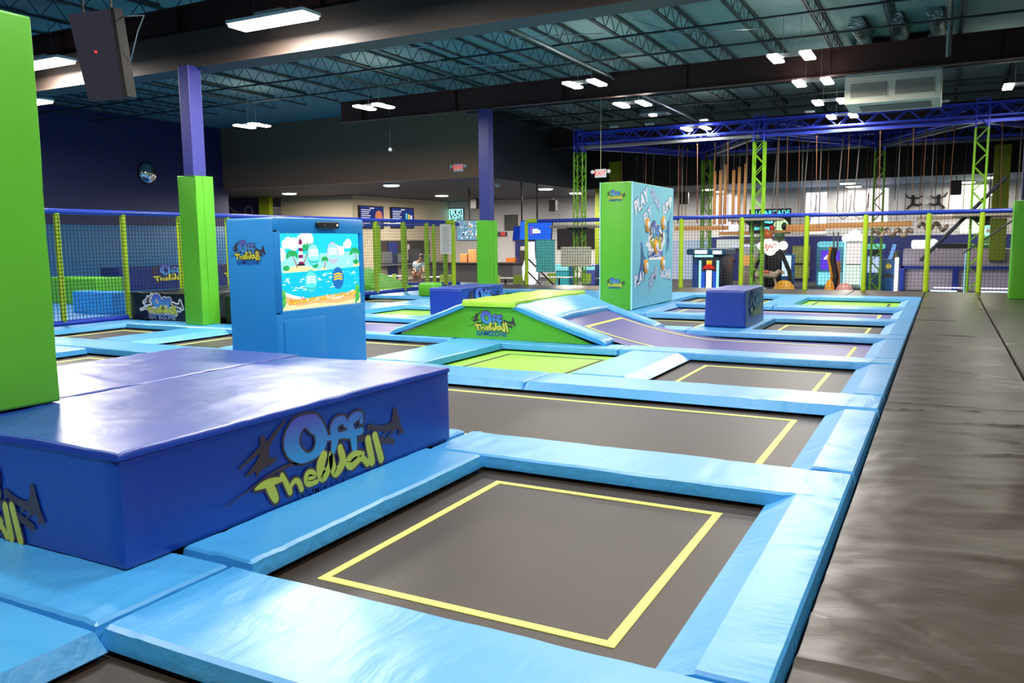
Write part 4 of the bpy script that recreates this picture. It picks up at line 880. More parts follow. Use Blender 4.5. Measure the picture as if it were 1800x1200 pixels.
# exit signs
def exit_sign(x, y, z, lab, hang=0, s=1, back=True):
    t = thing('exit_sign', (x, y, z), lab, 'exit sign', 'exit signs')
    MB().rbox(x-.19*s, x+.19*s, y-.05, y, z-.13*s, z+.13*s, .015).build('sign_case', M_PLW, t)
    b = MB().text('EXIT', fr_y(x, y-.05, z), .19*s, .004, 0, .004); b.build('sign_text', emi('exit_red', (1, .04, .02, 1), 1.6), t)
    for q in (-1, 1): MB().ball((x+q*.27*s, y-.04, z+.05*s), .065*s, n=8).build('emergency_lamp', M_PLW, t, smooth=True)
    if hang: MB().cyl((x, y-.02, z+.12), (x, y-.02, hang), .014, 6).build('hanging_rod', mat('pale_rod', sr(190, 180, 140), .5), t)
exit_sign(-18.25, 30, 4.83, 'red exit sign on the brown bulkhead left of the second blue column', s=1.25)
exit_sign(-11.07, 28, 4.13, 'red exit sign hanging from a rod above the tall pillar', 6.9, 1.15)
exit_sign(2.1, 43.5, 3.55, 'red exit sign at the right edge above the olive column', s=1.15)
# menus on the cafe wall (facing +x)
def fx_(x, y, z): return ((x, y, z), (0, 1, 0), (0, 0, 1))
for (y0, y1, z0, z1, k, lab) in ((38.1, 40.4, 2.55, 3.88, 0, 'dark blue menu screen with a pizza, left of the two menus'), (41.15, 43.6, 2.6, 3.88, 1, 'dark blue menu screen with coloured drinks, right of the two menus')):
    t = thing('menu_screen', (-30, (y0+y1)/2, z0), lab, 'screen', 'menu screens')
    MB().box(-30, -29.9, y0, y1, z0, z1).build('frame', M_DARK, t); MB().box(-29.9, -29.89, y0+.06, y1-.06, z0+.06, z1-.06).build('screen_face', emi('menu_navy', sr(40, 52, 110), 1.1), t)
    b = MB(); 
    for i in range(9): b.box(-29.89, -29.884, y0+.15, y0+.15+(y1-y0)*(.38-.04*(i % 3)), z1-.27-.11*i, z1-.23-.11*i)
    b.box(-29.89, -29.884, (y0+y1)/2-.2, (y0+y1)/2+.2, z1-.17, z1-.11); b.build('menu_text', emi('menu_white', sr(225, 225, 235), 1.1), t)
    b = MB()
    if k == 0: b.add(*(lambda n: ([(-29.883, y1-.5+.36*math.cos(2*PI*i/n), z1-.62+.36*math.sin(2*PI*i/n)) for i in range(n)], [tuple(range(n))]))(18)); b.build('food_picture', emi('menu_food', sr(205, 120, 90), 1.1), t)
    else:
        for j, c in enumerate(((90, 200, 230), (230, 210, 90), (235, 235, 240))): b.box(-29.883, -29.88, y1-.95+.26*j, y1-.78+.26*j, z1-.85, z1-.35-.06*j, j)
        b.build('food_picture', [emi('menu_drink%d' % j, sr(*c), 1.1) for j, c in enumerate(((90, 200, 230), (230, 210, 90), (235, 235, 240)))], t)
# neon beer sign
t = thing('neon_sign', (-26.2, 47.9, 3.2), 'glowing pale blue neon bar sign on the cafe wall', 'neon sign')
yN = 47.9; xa, xb, za, zb = -29.95, -28.8, 3.12, 3.95
MB().rbox(xa, xb, yN-.06, yN, za, zb, .02).build('sign_backing', M_DGREY, t)
b = MB().tube([(xa+.05, yN-.09, za+.05), (xb-.05, yN-.09, za+.05), (xb-.05, yN-.09, zb-.05), (xa+.05, yN-.09, zb-.05), (xa+.05, yN-.09, za+.05)], .03, 6)
b.text('BUD', fr_y((xa+xb)/2, yN-.08, zb-.27), .42, .004, 0, .02); b.text('LIGHT', fr_y((xa+xb)/2, yN-.08, za+.25), .36, .004, 0, .02); b.build('neon_tube', emi('neon_ice', sr(150, 240, 240), 2.2), t)
# hanging tvs
def tv(x, y, z, w, hh, yaw, tilt, m, lab, pic=None, pole=4.43):
    t = thing('hanging_television', (x, y, z), lab, 'television'); t.rotation_euler = (0, 0, yaw)
    s = lambda b: b
    b = MB().rbox(x-w/2, x+w/2, y-.05, y+.05, z-hh/2, z+hh/2, .012); o = b.build('television_case', M_DARK, t); o.rotation_euler = (tilt, 0, 0)
    b = MB().box(x-w/2+.03, x+w/2-.03, y-.058, y-.05, z-hh/2+.04, z+hh/2-.03); o2 = b.build('screen_face', m, t); o2.rotation_euler = (tilt, 0, 0)
    if pic: b = MB(); pic(b, fr_y(x, y-.06, z)); o3 = b.build('screen_picture', PICM, t); o3.rotation_euler = (tilt, 0, 0)
    MB().cyl((x, y+.12, z), (x, y+.12, pole), .04, 8).build('ceiling_pole', M_DARK, t); MB().rbox(x-w*.3, x+w*.3, y+.05, y+.35, z-hh*.4, z+hh*.4, .03).build('rear_housing', M_DARK, t); return t
PICM = [emi('tv_white', sr(240, 245, 250), 1.5), emi('tv_pink', sr(210, 60, 120), 1.2), emi('tv_cyan', sr(110, 210, 230), 1.2), emi('tv_dark', sr(40, 60, 70), 1), emi('tv_orange', sr(225, 150, 80), 1.1)]
def pic_logo(b, fr): b.flat([(-.16, -.14), (.24, -.14), (.24, 0), (.12, 0), (.12, .07), (-.16, .07)], fr, .002, 0); b.stroke([(-.12, .16, .03), (-.24, .14, .03), (-.25, 0, .03), (-.24, -.16, .03), (-.1, -.2, .03)], fr, .003, 1)
def pic_mix(b, fr):
    random.seed(5)
    for i in range(90): u, v = random.uniform(-.55, .5), random.uniform(-.42, .4); b.flat([(u, v), (u+random.uniform(.03, .12), v), (u+.04, v+random.uniform(.03, .14))], fr, .001+.0001*i, random.choice((0, 2, 3, 4, 2, 0)))
tv(-21.35, 36, 2.3, 1.3, 1.05, .3, -.06, emi('tv_photo', sr(120, 160, 185), 1.0), 'hanging television with a colourful busy picture left of the second blue column', pic_mix)
tv(-17.6, 34.3, 2.1, 1.0, .72, -.5, -.12, emi('tv_blue_dark', sr(20, 50, 150), 1.1), 'deep blue hanging television behind the brighter blue one')
tv(-16.6, 34.0, 2.22, 1.6, .92, .05, -.15, emi('tv_blue', sr(36, 96, 235), 1.4), 'bright blue hanging television with a small white logo', pic_logo)
panel('dark_picture', -25.7, -24.75, 47.95, 2.45, 3.45, mat('dark_green_glass', sr(70, 78, 72), .3), 'dark framed picture on the white wall right of the second blue column', 'picture')
panel('wall_opening', -21.9, -19.3, 47.95, 1.2, 2.5, mat('dark_glass', sr(42, 36, 34), .2), 'large dark brown window in the cafe back wall', 'window', 'glass')
t = thing('led_clock', (-24, 45, 2.0), 'small black clock with red digits above the cafe counter', 'clock')
MB().rbox(-25.0, -23.95, 44.9, 45, 2.02, 2.32, .01).build('clock_case', M_DARK, t); b = MB().text('33', fr_y(-24.2, 44.89, 2.17), .28, .004, 0, .01); b.build('clock_digits', emi('led_red', (1, .03, .03, 1), 2.2), t)
# olive columns and banners
for (x, y, w, z0, z1, lab) in ((-16.1, 40.6, .22, -.6, 4.43, 'olive green column left of the tall pillar with printed letters'), (-15.4, 41.05, .32, 4.43, 5.8, 'olive green upper panel above the tall pillar'), (1.95, 40, .30, .75, 5.5, 'olive green column near the right edge'), (-35.35, 36.3, .42, -.6, 4.43, 'olive green column at the cafe corner left of the kiosk top')):
    tag(MB().rbox(x-w, x+w, y-.15, y+.15, z0, z1, .02).build('olive_column', M_OLIVE, None, (x, y, z0)), lab, 'column')
b = MB().text('DRINK & EAT', ((-16.0, 40.44, 2.3), (0, 0, 1), (-1, 0, 0)), .3, 0, 0, .005); tag(b.build('column_lettering', mat('pale_lettering', sr(215, 220, 150), .5), None, (-16, 40.44, 2.3)), 'vertical pale letters on the olive column left of the tall pillar', 'lettering')
# mural swirl on the navy wall above the kiosk
t = thing('wall_mural', (-37, 36.4, 3.6), 'painted grey and yellow swirl on the navy wall above the kiosk', 'mural'); b = MB(); fr = fr_y(-38.4, 36.48, 3.2)
b.stroke([(-.9, 1.2, .02), (0, .7, .10), (.9, .2, .16), (1.6, -.2, .05)], fr, .004, 0); b.stroke([(.1, .55, .02), (.9, .0, .26), (1.5, -.3, .1)], fr, .002, 1); b.stroke([(1.3, .2, .10), (1.2, .6, .12), (1.6, .75, .1), (1.8, .4, .1), (1.5, .2, .08)], fr, .006, 0)
b.build('painted_swirl', [mat('mural_grey', sr(130, 132, 140), .6), mat('mural_yellow', sr(120, 130, 30), .6)], t)
# speakers and cameras
for (x, y, z, lab) in ((-24.75, 42.4, 4.0, 'black hanging speaker left of the second blue column'), (-19.8, 42.8, 3.75, 'black hanging speaker above the blue televisions'), (-12.0, 42, 3.9, 'black hanging speaker left of the hanging timbers'), (.33, 42, 3.95, 'black hanging speaker at the right above the bumper table')):
    t = thing('speaker', (x, y, z), lab, 'speaker', 'black hanging speakers'); MB().rbox(x-.22, x+.22, y-.15, y+.15, z-.35, z+.28, .03).build('speaker_box', M_DARK, t); MB().cyl((x, y, z+.25), (x, y, 4.43), .02, 6).build('mount', M_DARK, t)
t = thing('pendant_sensor', (-17.4, 24, 5.0), 'small white sensor hanging on a long rod before the brown bulkhead', 'sensor'); MB().cyl((-17.4, 24, 5.05), (-17.4, 24, 6.85), .012, 6).build('rod', M_DGREY, t); MB().ball((-17.4, 24, 4.98), .07, n=8).build('sensor_head', M_PLW, t, smooth=True)
for (x, y, lab) in ((-18.6, 34, 'white dome camera under the soffit right of the second blue column'), ):
    t = thing('dome_camera', (x, y, 4.4), lab, 'camera'); MB().lathe((x, y, 4.25), [(.02, 0), (.09, .03), (.12, .1), (.13, .18)], 14).build('camera_dome', M_PLW, t, smooth=True)
# ---------------------------------------------------------------- cafe zone
FZ = -.6
t = thing('kitchen_opening', (-29.9, 42.4, .2), 'long dark serving hatch in the left cafe wall below the menus', 'hatch')
MB().box(-29.98, -29.94, 39.7, 45.4, .45, 1.85).build('dark_interior', mat('kitchen_dark', sr(58, 48, 40), .7), t); b = MB()
for y, z0, z1, c in ((40.2, .5, 1.2, 0), (41.6, .5, 1.05, 0), (43.2, .5, 1.3, 1), (44.4, .5, .95, 0)): b.rbox(-29.9, -29.5, y-.4, y+.4, z0, z1, .02, c)
b.build('kitchen_equipment', [M_GALV, M_DGREY], t); MB().box(-29.95, -29.3, 39.6, 45.5, .36, .45).build('counter_ledge', M_GALV, t)
b = MB().box(-29.94, -29.9, 40.75, 41.7, -.5, 1.75); tag(b.build('kitchen_door', M_NAVYA, None, (-29.92, 41.2, -.5)), 'narrow navy door beside the serving hatch', 'door')
b = MB().box(-29.9, -29.88, 42.3, 43.0, .6, 1.6); tag(b.build('poster', mat('pink_poster', sr(215, 190, 185), .6), None, (-29.9, 42.6, .6)), 'pale pink poster beside the navy kitchen door', 'poster')
t = thing('service_counter', (-24, 42, FZ), 'long black service counter in the cafe left of the second column', 'counter')
MB().rbox(-27.5, -21.6, 41.2, 42.4, FZ, .45, .02).build('counter_body', mat('charcoal_panel', sr(58, 58, 62), .6), t); MB().rbox(-27.6, -21.5, 41.1, 42.5, .45, .52, .02).build('counter_top', M_DARK, t)
t = thing('service_counter', (-23.3, 45.6, FZ), 'dark counter with till right of the second blue column', 'counter')
MB().rbox(-25.4, -22.4, 45.0, 45.8, FZ, .35, .02).build('counter_body', M_DGREY, t); MB().rbox(-25.5, -22.3, 44.9, 45.9, .35, .42, .01).build('counter_top', mat('orange_brown_top', sr(140, 84, 44), .5), t)
for i, (x, y, z, w, h2, c, nm, lab) in enumerate(((-25.1, 41.8, .52, .5, .5, (180, 120, 70), 'cardboard_box', 'brown cardboard box on the service counter, lower of the two'), (-24.5, 41.8, .52, .55, .75, (190, 130, 78), 'cardboard_box', 'taller brown cardboard box on the service counter'), (-22.9, 45.4, .42, .7, .75, (34, 28, 26), 'till_screen', 'black till screen on the counter right of the second column'), (-23.9, 45.4, .42, .6, .3, (200, 110, 40), 'orange_tray', 'orange tray beside the till screen'))):
    tag(MB().rbox(x-w/2, x+w/2, y-.2, y+.2, z, z+h2, .02).build(nm, mat('cafe_%d' % i, sr(*c), .6), None, (x, y, z)), lab, nm.split('_')[-1])
tag(MB().cyl((-26.3, 41.8, .52), (-26.3, 41.8, 1.15), .02, 6).ball((-26.3, 41.8, 1.35), .22, n=8, sy=.4).build('desk_fan', M_DGREY, None, (-26.3, 41.8, .52)), 'small round desk fan on the service counter', 'fan')
# cafe chairs and tables
def chair(x, y, rz, c, lab, first=[None]):
    if first[0] is None:
        t = thing('cafe_chair', (x, y, FZ), lab, 'chair', 'lime green cafe chairs')
        b = MB().rbox(x-.22, x+.22, y-.22, y+.22, FZ+.43, FZ+.47, .02); b.build('seat', M_CHAIR, t)
        b = MB(); b.prism([(-.22, 0), (.22, 0), (.2, .38), (-.2, .38)], ((x, y+.22, FZ+.5), (1, 0, 0), (0, .2, 1)), -.03); b.build('backrest', M_CHAIR, t)
        for sx_ in (-.19, .19):
            for sy_ in (-.19, .19): MB().cyl((x+sx_, y+sy_, FZ+.44), (x+sx_*1.15, y+sy_*1.15, FZ), .015, 6).build('leg', M_GALV, t)
        t.rotation_euler = (0, 0, rz); first[0] = t
    else: copy_tree(first[0], (x, y, FZ), lab, rz)
M_CHAIR = mat('lime_chair_plastic', sr(185, 215, 90), .5)
CH = [(-19.9, 31.2, .4, 'lime green cafe chair just left of the second blue column'), (-19.1, 31.0, 2.6, 'lime green cafe chair partly behind the second blue column'), (-22.9, 31.2, -.5, 'lime green cafe chair left of the bending person'), (-17.0, 31.0, .8, 'lime green cafe chair right of the second blue column'), (-16.3, 31.7, 3.4, 'lime green cafe chair left of the first far fence post'), (-15.7, 33.6, .2, 'lime green cafe chair behind the first far fence post'), (-14.1, 33.8, .1, 'lime green cafe chair below the teal panel'), (-13.7, 36.6, 3.2, 'lime green cafe chair seen right of the teal panel'), (-12.9, 33.9, 2.9, 'lime green cafe chair below the cream panel'), (-12.6, 37.1, .2, 'lime green cafe chair beyond the cream panel'), (-11.55, 34.0, 3.3, 'lime green cafe chair right below the cream panel'), (-11.6, 37.4, .5, 'lime green cafe chair beside the tall pillar edge')]
for c in CH: chair(*c[:3], None, c[3])
def table(x, y, lab, z=.12, first=[None]):
    if first[0] is None:
        t = thing('cafe_table', (x, y, FZ), lab, 'table', 'white cafe tables'); MB().rbox(x-.55, x+.55, y-.4, y+.4, FZ+.71, FZ+.75, .015).build('table_top', M_PLW, t); MB().cyl((x, y, FZ), (x, y, FZ+.71), .04, 8).build('table_leg', M_DARK, t); MB().rbox(x-.3, x+.3, y-.3, y+.3, FZ, FZ+.03, .01).build('table_foot', M_DARK, t); first[0] = t
    else: copy_tree(first[0], (x, y, FZ), lab)
for q in ((-17.1, 31.9, 'white cafe table right of the second blue column'), (-15.0, 33.0, 'white cafe table left of the cream panel'), (-12.6, 33.0, 'white cafe table under the cream panel'), (-20.6, 31.9, 'white cafe table left of the second blue column'), (-23.6, 32.4, 'white cafe table near the green foam wedge')): table(*q)
# white glowing tube cabinet, kids panel wall colours
t = thing('light_column', (-19.9, 40, FZ), 'glowing white figure shaped light column behind the first far fence post', 'light')
b = MB().lathe((-19.9, 40, FZ), [(.25, 0), (.42, .3), (.45, .9), (.28, 1.4), (.25, 2.3)], 16); b.build('glowing_body', emi('soft_white_glow', (.95, .97, 1, 1), 1.6), t, smooth=True)
b = MB().box(-18.3, -12.2, 47.9, 47.96, -.6, 1.7); tag(b.build('wall_panel', grad('lilac_blue_panel', sr(205, 175, 220), sr(165, 200, 232), .5, 0), None, (-15, 47.9, -.6)), 'pale lilac and blue painted lower part of the cafe back wall', 'wall panel')
t = thing('doorway', (-24.2, 47.9, FZ), 'navy framed pale door left of the glowing white column', 'door'); MB().box(-24.9, -23.2, 47.86, 47.95, FZ, 1.85).build('door_frame', M_NAVYA, t); MB().box(-24.5, -23.5, 47.82, 47.86, FZ, 1.4).build('door_leaf', M_PLW, t)
random.seed(4)
for i, (x, y, c, lab) in enumerate(((-17.6, 39.5, (50, 175, 190), 'teal toy game cabinet behind the teal panel'), (-16.4, 40.2, (70, 80, 170), 'blue violet toy game cabinet behind the cream panel'), (-15.2, 41, (60, 160, 90), 'green toy game cabinet behind the left green truss column'))):
    t = thing('toy_cabinet', (x, y, FZ), lab, 'game machine'); MB().rbox(x-.4, x+.4, y-.4, y+.4, FZ, .5, .05).build('cabinet_body', mat('toy_%d' % i, sr(*c), .4), t); MB().rbox(x-.36, x+.36, y-.42, y-.3, .2, .42, .03).build('lit_sign', emi('toy_lit', sr(150, 235, 240), 1.2), t)
# ---------------------------------------------------------------- arcade
GL = lambda n, c, s=1.2: emi('glow_'+n, sr(*c), s)
for i, (x0, x1, z0, z1, c, lab) in enumerate(((-11.3, -10.3, 1.95, 4.12, (235, 215, 245), 'window_1'), (-6.76, -5.62, 1.95, 4.2, (238, 235, 252), 'window_2'), (-3.7, -2.66, 2.25, 4.3, (240, 215, 235), 'window_3'), (.59, 1.78, 1.9, 4.3, (225, 245, 205), 'window_4'))):
    o = MB().box(x0, x1, 46.93, 46.99, z0, z1).build(lab, emi('daylight_%d' % i, sr(*c), 2.2)); structure(o); LOC[o.name] = (0, 0, 0)
    b = MB()
    for a in (x0, x1): b.box(a-.03, a+.03, 46.9, 46.98, z0, z1)
    b.box(x0, x1, 46.9, 46.98, z0-.03, z0+.03).box(x0, x1, 46.9, 46.98, z1-.03, z1+.03); b.build('window_frame', M_PLW, o)
# ARCADE screen
t = thing('arcade_screen', (-8.2, 45, 2.3), 'black hanging screen reading ALL ARCADE in bright cyan', 'screen'); MB().rbox(-9.3, -7.15, 44.9, 45, 2.0, 3.3, .02).build('screen_case', M_DARK, t)
b = MB().text('ALL ARCADE', fr_y(-8.2, 44.9, 3.08), .34, .004, 0, .015); [b.stroke([(-.75, h_, .16), (-.4, h_+.02, .12), (0, h_, .17), (w_, h_, .12)], fr_y(-8.2, 44.9, 0), .004, 0) for h_, w_ in ((2.62, .1), (2.28, .2))]
b.flat([(.38*math.cos(a*PI/10), .38*math.sin(a*PI/10)) for a in range(20)], fr_y(-7.65, 44.9, 2.4), .003, 1); b.build('screen_text', [GL('cyan_text', (90, 225, 250), 1.8), GL('green_ball', (200, 250, 180), 1.3)], t)
# tunnel game with cyan tubes
def cab(name, x0, x1, y0, y1, z1, m, lab, cat='arcade machine'):
    t = thing(name, ((x0+x1)/2, (y0+y1)/2, FZ), lab, cat, 'arcade machines'); MB().rbox(x0, x1, y0, y1, FZ, z1, .04).build('cabinet_body', m, t, smooth=True); return t
MK = lambda c, r=.4: mat('cab_%d_%d_%d' % c, sr(*c), r)
t = cab('arcade_cabinet', -10.15, -8.75, 37, 39, 1.05, MK((22, 30, 60)), 'dark racing arcade cabinet with cyan light tubes right of the tall pillar'); y = 36.99
MB().rbox(-10.3, -8.55, 36.5, 38.6, 1.05, 1.32, .06).build('canopy', MK((30, 100, 150)), t); b = MB()
for x in (-9.78, -8.98): b.rbox(x-.05, x+.05, y-.06, y, FZ+.1, .8, .02)
b.rbox(-10.05, -9.2, y-.08, y, .95, 1.03, .01).rbox(-9.9, -9.35, 36.42, 36.49, 1.1, 1.26, .01, 1).rbox(-9.1, -8.7, 36.42, 36.49, 1.08, 1.24, .01, 1).rbox(-9.5, -9.25, y-.03, y, FZ+.05, .35, .02, 1)
b.build('light_tube', [GL('cyan', (150, 250, 245), 2.2), GL('white', (245, 250, 245), 2)], t)
b = MB().rbox(-9.5, -9.25, y-.04, y-.01, .62, .8, .02).prism([(-.3, 0), (.3, 0), (.1, .2), (-.1, .2)], fr_y(-9.38, y-.01, .42), .05, 1); b.build('lit_emblem', [GL('amber', (245, 200, 60), 1.2), GL('red', (220, 50, 40), 1.2)], t)
b = MB().rbox(-9.75, -9.55, y-.04, y, FZ+.1, .3, .02).rbox(-9.2, -9.02, y-.04, y, FZ+.1, .3, .02); b.build('blue_side_light', GL('deep_blue', (40, 90, 210), 1.2), t)
MB().rbox(-10.12, -9.9, 36.9, 37.02, FZ, .85, .02).build('printed_panel', mat('swirl_blue_print', sr(50, 100, 200), .4, var=.5), t)
t = cab('arcade_cabinet', -8.6, -7.75, 40, 41.5, 1.3, MK((225, 222, 215)), 'white arcade cabinet with an orange picture beside the racing cabinet'); MB().box(-8.5, -8.0, 39.96, 40, .3, .95).build('cabinet_screen', GL('orange_pic', (225, 160, 90), 1.1), t); MB().rbox(-9.0, -7.6, 39.6, 41, 1.35, 1.5, .04).build('canopy', GL('pale_canopy', (210, 215, 235), 1.1), t)
t = cab('arcade_cabinet', -8.1, -7.3, 37.3, 38.3, .55, MK((205, 188, 170)), 'low beige game bench in front of the white cabinet')
t = cab('arcade_cabinet', -7.75, -6.9, 41.4, 42.4, 1.25, MK((28, 26, 30)), 'black arcade cabinet behind the middle green truss column'); MB().rbox(-8.9, -6.9, 41.62, 41.8, 1.25, 1.75, .08).build('marquee', mat('carnival_marquee', sr(150, 130, 130), .5, var=.6), t)
t = cab('arcade_cabinet', -6.75, -6.25, 40, 40.8, 1.0, MK((40, 110, 190)), 'slim blue and white lit cabinet left of the arched sign'); MB().rbox(-6.7, -6.3, 39.93, 40, .0, .95, .02).build('cabinet_screen', GL('icy', (190, 225, 245), 1.6), t)
# arched sign
t = thing('arched_sign', (-6.5, 36, FZ), 'glowing white cloud shaped sign with red scribble carried by a tall black arched stand', 'sign')
MB().tube([(-7.35, 36, FZ), (-7.2, 36, .3), (-6.9, 36, 1.2), (-6.5, 36, 1.65), (-6.1, 36, 1.2), (-5.75, 36, .4), (-5.55, 36, FZ)], .09, 8).build('arched_stand', M_DARK, t, smooth=True)
b = MB(); 
for (x, z, r) in ((-6.85, 1.42, .2), (-6.6, 1.5, .26), (-6.35, 1.42, .24), (-5.98, 1.45, .19), (-6.5, 1.28, .25)): b.ball((x, 35.8, z), r, n=8, sy=.35)
b.build('glowing_board', GL('warm_white', (250, 246, 240), 1.7), t, smooth=True)
MB().stroke([(-.34, .0, .03), (-.26, .1, .04), (-.2, -.08, .03), (-.1, .08, .04), (-.08, -.2, .03), (.02, .06, .04), (.1, -.05, .04), (.2, .08, .03), (.32, .04, .03)], fr_y(-6.52, 35.62, 1.42), 0, 0).build('red_script', GL('red_script', (225, 70, 50), 1.2), t)
b = MB().ball((-6.62, 35.85, 1.9), .2, n=8).ball((-6.45, 35.8, 2.18), .13, n=8, mi=1).ball((-6.7, 35.8, 2.08), .1, n=6); b.build('topping_balls', [MK((225, 120, 60)), MK((200, 60, 60))], t, smooth=True)
MB().ball((-6.15, 35.85, 1.85), .22, n=8).build('green_globe', MK((70, 110, 70)), t, smooth=True)
MB().tube([(-6.05, 35.9, 1.9), (-5.8, 35.9, 2.2)], .03, 6).ball((-5.98, 35.9, 2.25), .12, n=6, sz=1.4).build('dark_lamp_arm', M_DARK, t, smooth=True)
# rocking horse
t = thing('rocking_horse_ride', (-6.4, 35.4, FZ), 'small pale horse ride with orange saddle behind the middle truss column', 'ride'); b = MB().tube([(-7.0, 35.4, .2), (-6.6, 35.4, .28), (-6.2, 35.4, .22), (-6.0, 35.4, .42)], [.14, .17, .15, .09], 10)
b.tube([(-6.0, 35.4, .42), (-5.86, 35.4, .3)], .07, 8); 
for x in (-6.95, -6.25): b.tube([(x, 35.4, .15), (x+.1, 35.4, -.15), (x-.02, 35.4, FZ+.1)], .05, 6)
b.build('horse_body', MK((200, 180, 165)), t, smooth=True); MB().rbox(-6.75, -6.4, 35.22, 35.58, .3, .42, .05).build('saddle', MK((220, 100, 50)), t); MB().rbox(-7.1, -5.9, 35.2, 35.6, FZ, FZ+.12, .03).build('ride_base', M_DGREY, t)
# poster, crane, towers
t = panel('wall_poster', -7.35, -6.4, 46.9, -.45, 1.35, mat('brown_green_poster', sr(150, 160, 90), .5, var=.6), 'brown and green poster on the navy arcade wall', 'poster', 'poster_print', fm=MK((90, 80, 60))); MB().box(-7.3, -6.45, 46.82, 46.84, .3, .42).build('dark_band', M_DARK, t)
t = cab('claw_machine', -5.45, -4.25, 42, 43.2, 1.3, MK((110, 205, 235)), 'cyan claw machine with purple back light'); MB().rbox(-5.45, -4.25, 41.95, 43.2, 1.3, 1.58, .12).build('rounded_top', GL('cyan_top', (130, 220, 240), 1.0), t, smooth=True)
MB().box(-5.25, -4.4, 41.96, 42, .25, 1.15).build('glass_case', GL('violet', (96, 60, 215), 1.3), t); MB().stroke([(-.2, -.03, .12), (-.05, .06, .18), (.1, -.02, .14), (.24, .05, .1)], fr_y(-4.85, 41.95, .8), .004, 0).build('lit_letters', GL('pale_letters', (240, 225, 255), 1.6), t); MB().box(-5.35, -4.3, 41.95, 42, -.5, .1).build('lit_front', GL('aqua', (140, 225, 245), 1.2), t)
t = thing('striped_tower', (-3.95, 36, FZ), 'tall black and orange striped wavy pole in front of the claw machine', 'pole'); b = MB()
b.tube([(-4.0, 36, FZ), (-3.9, 36, .2), (-4.05, 36, .9), (-3.98, 36, 1.35)], .13, 8); b.build('black_pole', M_DARK, t, smooth=True); MB().tube([(-4.14, 35.95, FZ), (-4.04, 35.95, .2), (-4.2, 35.95, .9), (-4.12, 35.95, 1.4)], .06, 8).build('orange_stripe', MK((235, 160, 30)), t, smooth=True)
MB().box(-3.88, -3.72, 36, 36.1, FZ, .8).build('wooden_edge', MK((170, 110, 70)), t); MB().cyl((-4.0, 36, 1.3), (-4.05, 36, 2.0), .035, 8).cyl((-3.88, 36, 1.3), (-3.86, 36, 2.0), .035, 8).build('silver_tube', M_GALV, t)
t = cab('prize_tower', -4.1, -3.3, 41, 42, 1.6, MK((215, 225, 225)), 'bright white prize tower machine with cloud shaped top'); b = MB()
for (x, z, r) in ((-4.05, 1.72, .2), (-3.7, 1.85, .28), (-3.35, 1.72, .2)): b.ball((x, 41.1, z), r, n=8, sy=.6)
b.build('cloud_top', GL('cloud', (250, 252, 255), 2), t, smooth=True); MB().box(-4.0, -3.4, 40.95, 41, .55, 1.5).build('prize_window', GL('pinkish', (245, 225, 225), 1.3), t); MB().box(-4.0, -3.4, 40.95, 41, -.4, .5).build('lower_window', GL('greenish', (220, 245, 225), 1.2), t)
b = MB().box(-4.12, -4.04, 40.93, 41, -.5, 1.55).box(-3.36, -3.28, 40.93, 41, -.5, 1.55); b.build('edge_light', GL('cyan_edge', (170, 245, 245), 1.8), t); MB().box(-4.0, -3.4, 40.93, 40.96, .5, .55).build('dark_divider', MK((150, 130, 110)), t)
t = cab('arcade_cabinet', -3.25, -2.6, 42.5, 43.5, .9, MK((60, 120, 150)), 'teal arcade cabinet behind the tall lime fence post'); MB().rbox(-3.5, -2.5, 42.4, 43.3, 1.2, 1.45, .1).build('teal_canopy', GL('teal_canopy', (120, 220, 190), 1), t, smooth=True); MB().box(-3.2, -2.68, 42.45, 42.5, .1, .85).build('cabinet_screen', GL('lilac_screen', (170, 190, 240), 1.4), t); MB().box(-3.15, -2.65, 42.6, 42.7, .9, 1.2).build('canopy_stay', M_DARK, t)
t = cab('arcade_cabinet', -2.35, -1.9, 43.2, 44.0, 1.1, MK((70, 80, 100)), 'slim dark cabinet left of the blue pirate cabinet'); MB().box(-2.3, -1.95, 43.15, 43.2, .6, 1.05).build('cabinet_screen', mat('mixed_toys', sr(160, 150, 110), .5, var=.6), t)
t = cab('arcade_cabinet', -2.38, -1.86, 39.3, 40.2, .80, MK((22, 84, 150)), 'blue cabinet side with a round yellow emblem and dark hat shape'); b = MB()
b.flat([(.12*math.cos(a*PI/9), .12*math.sin(a*PI/9)) for a in range(18)], fr_y(-2.12, 39.29, .5), .004, 0); b.stroke([(-.3, -.02, .06), (-.1, .06, .12), (.05, .1, .16), (.25, 0, .06)], fr_y(-2.12, 39.29, .02), .004, 1); b.build('printed_emblem', [MK((225, 205, 90)), MK((50, 50, 56))], t)
MB().rbox(-1.86, -1.75, 38.96, 40, FZ, .88, .02).build('white_light_edge', GL('white_edge', (245, 250, 255), 1.8), t); MB().tube([(-2.1, 39.5, .8), (-2.0, 39.4, 1.1), (-1.92, 39.4, 1.45)], .08, 8).build('blue_spire', GL('spire', (120, 170, 240), 1.1), t, smooth=True)
t = thing('bumper_attraction', (-.4, 40, FZ), 'wide pale panelled game booth with blue rails and white neon shapes on top', 'arcade machine')
MB().rbox(-1.6, 2.9, 40.2, 40.5, FZ, 1.25, .06).build('pale_panel', mat('pale_mauve_panel', sr(222, 205, 222), .5), t); b = MB().rbox(-1.7, 2.9, 39.9, 40.1, .38, .5, .02).rbox(-1.7, -1.5, 39.9, 40.1, FZ, .5, .02).rbox(.35, .6, 39.9, 40.1, FZ, .4, .02); b.build('blue_rail', M_RAIL, t)
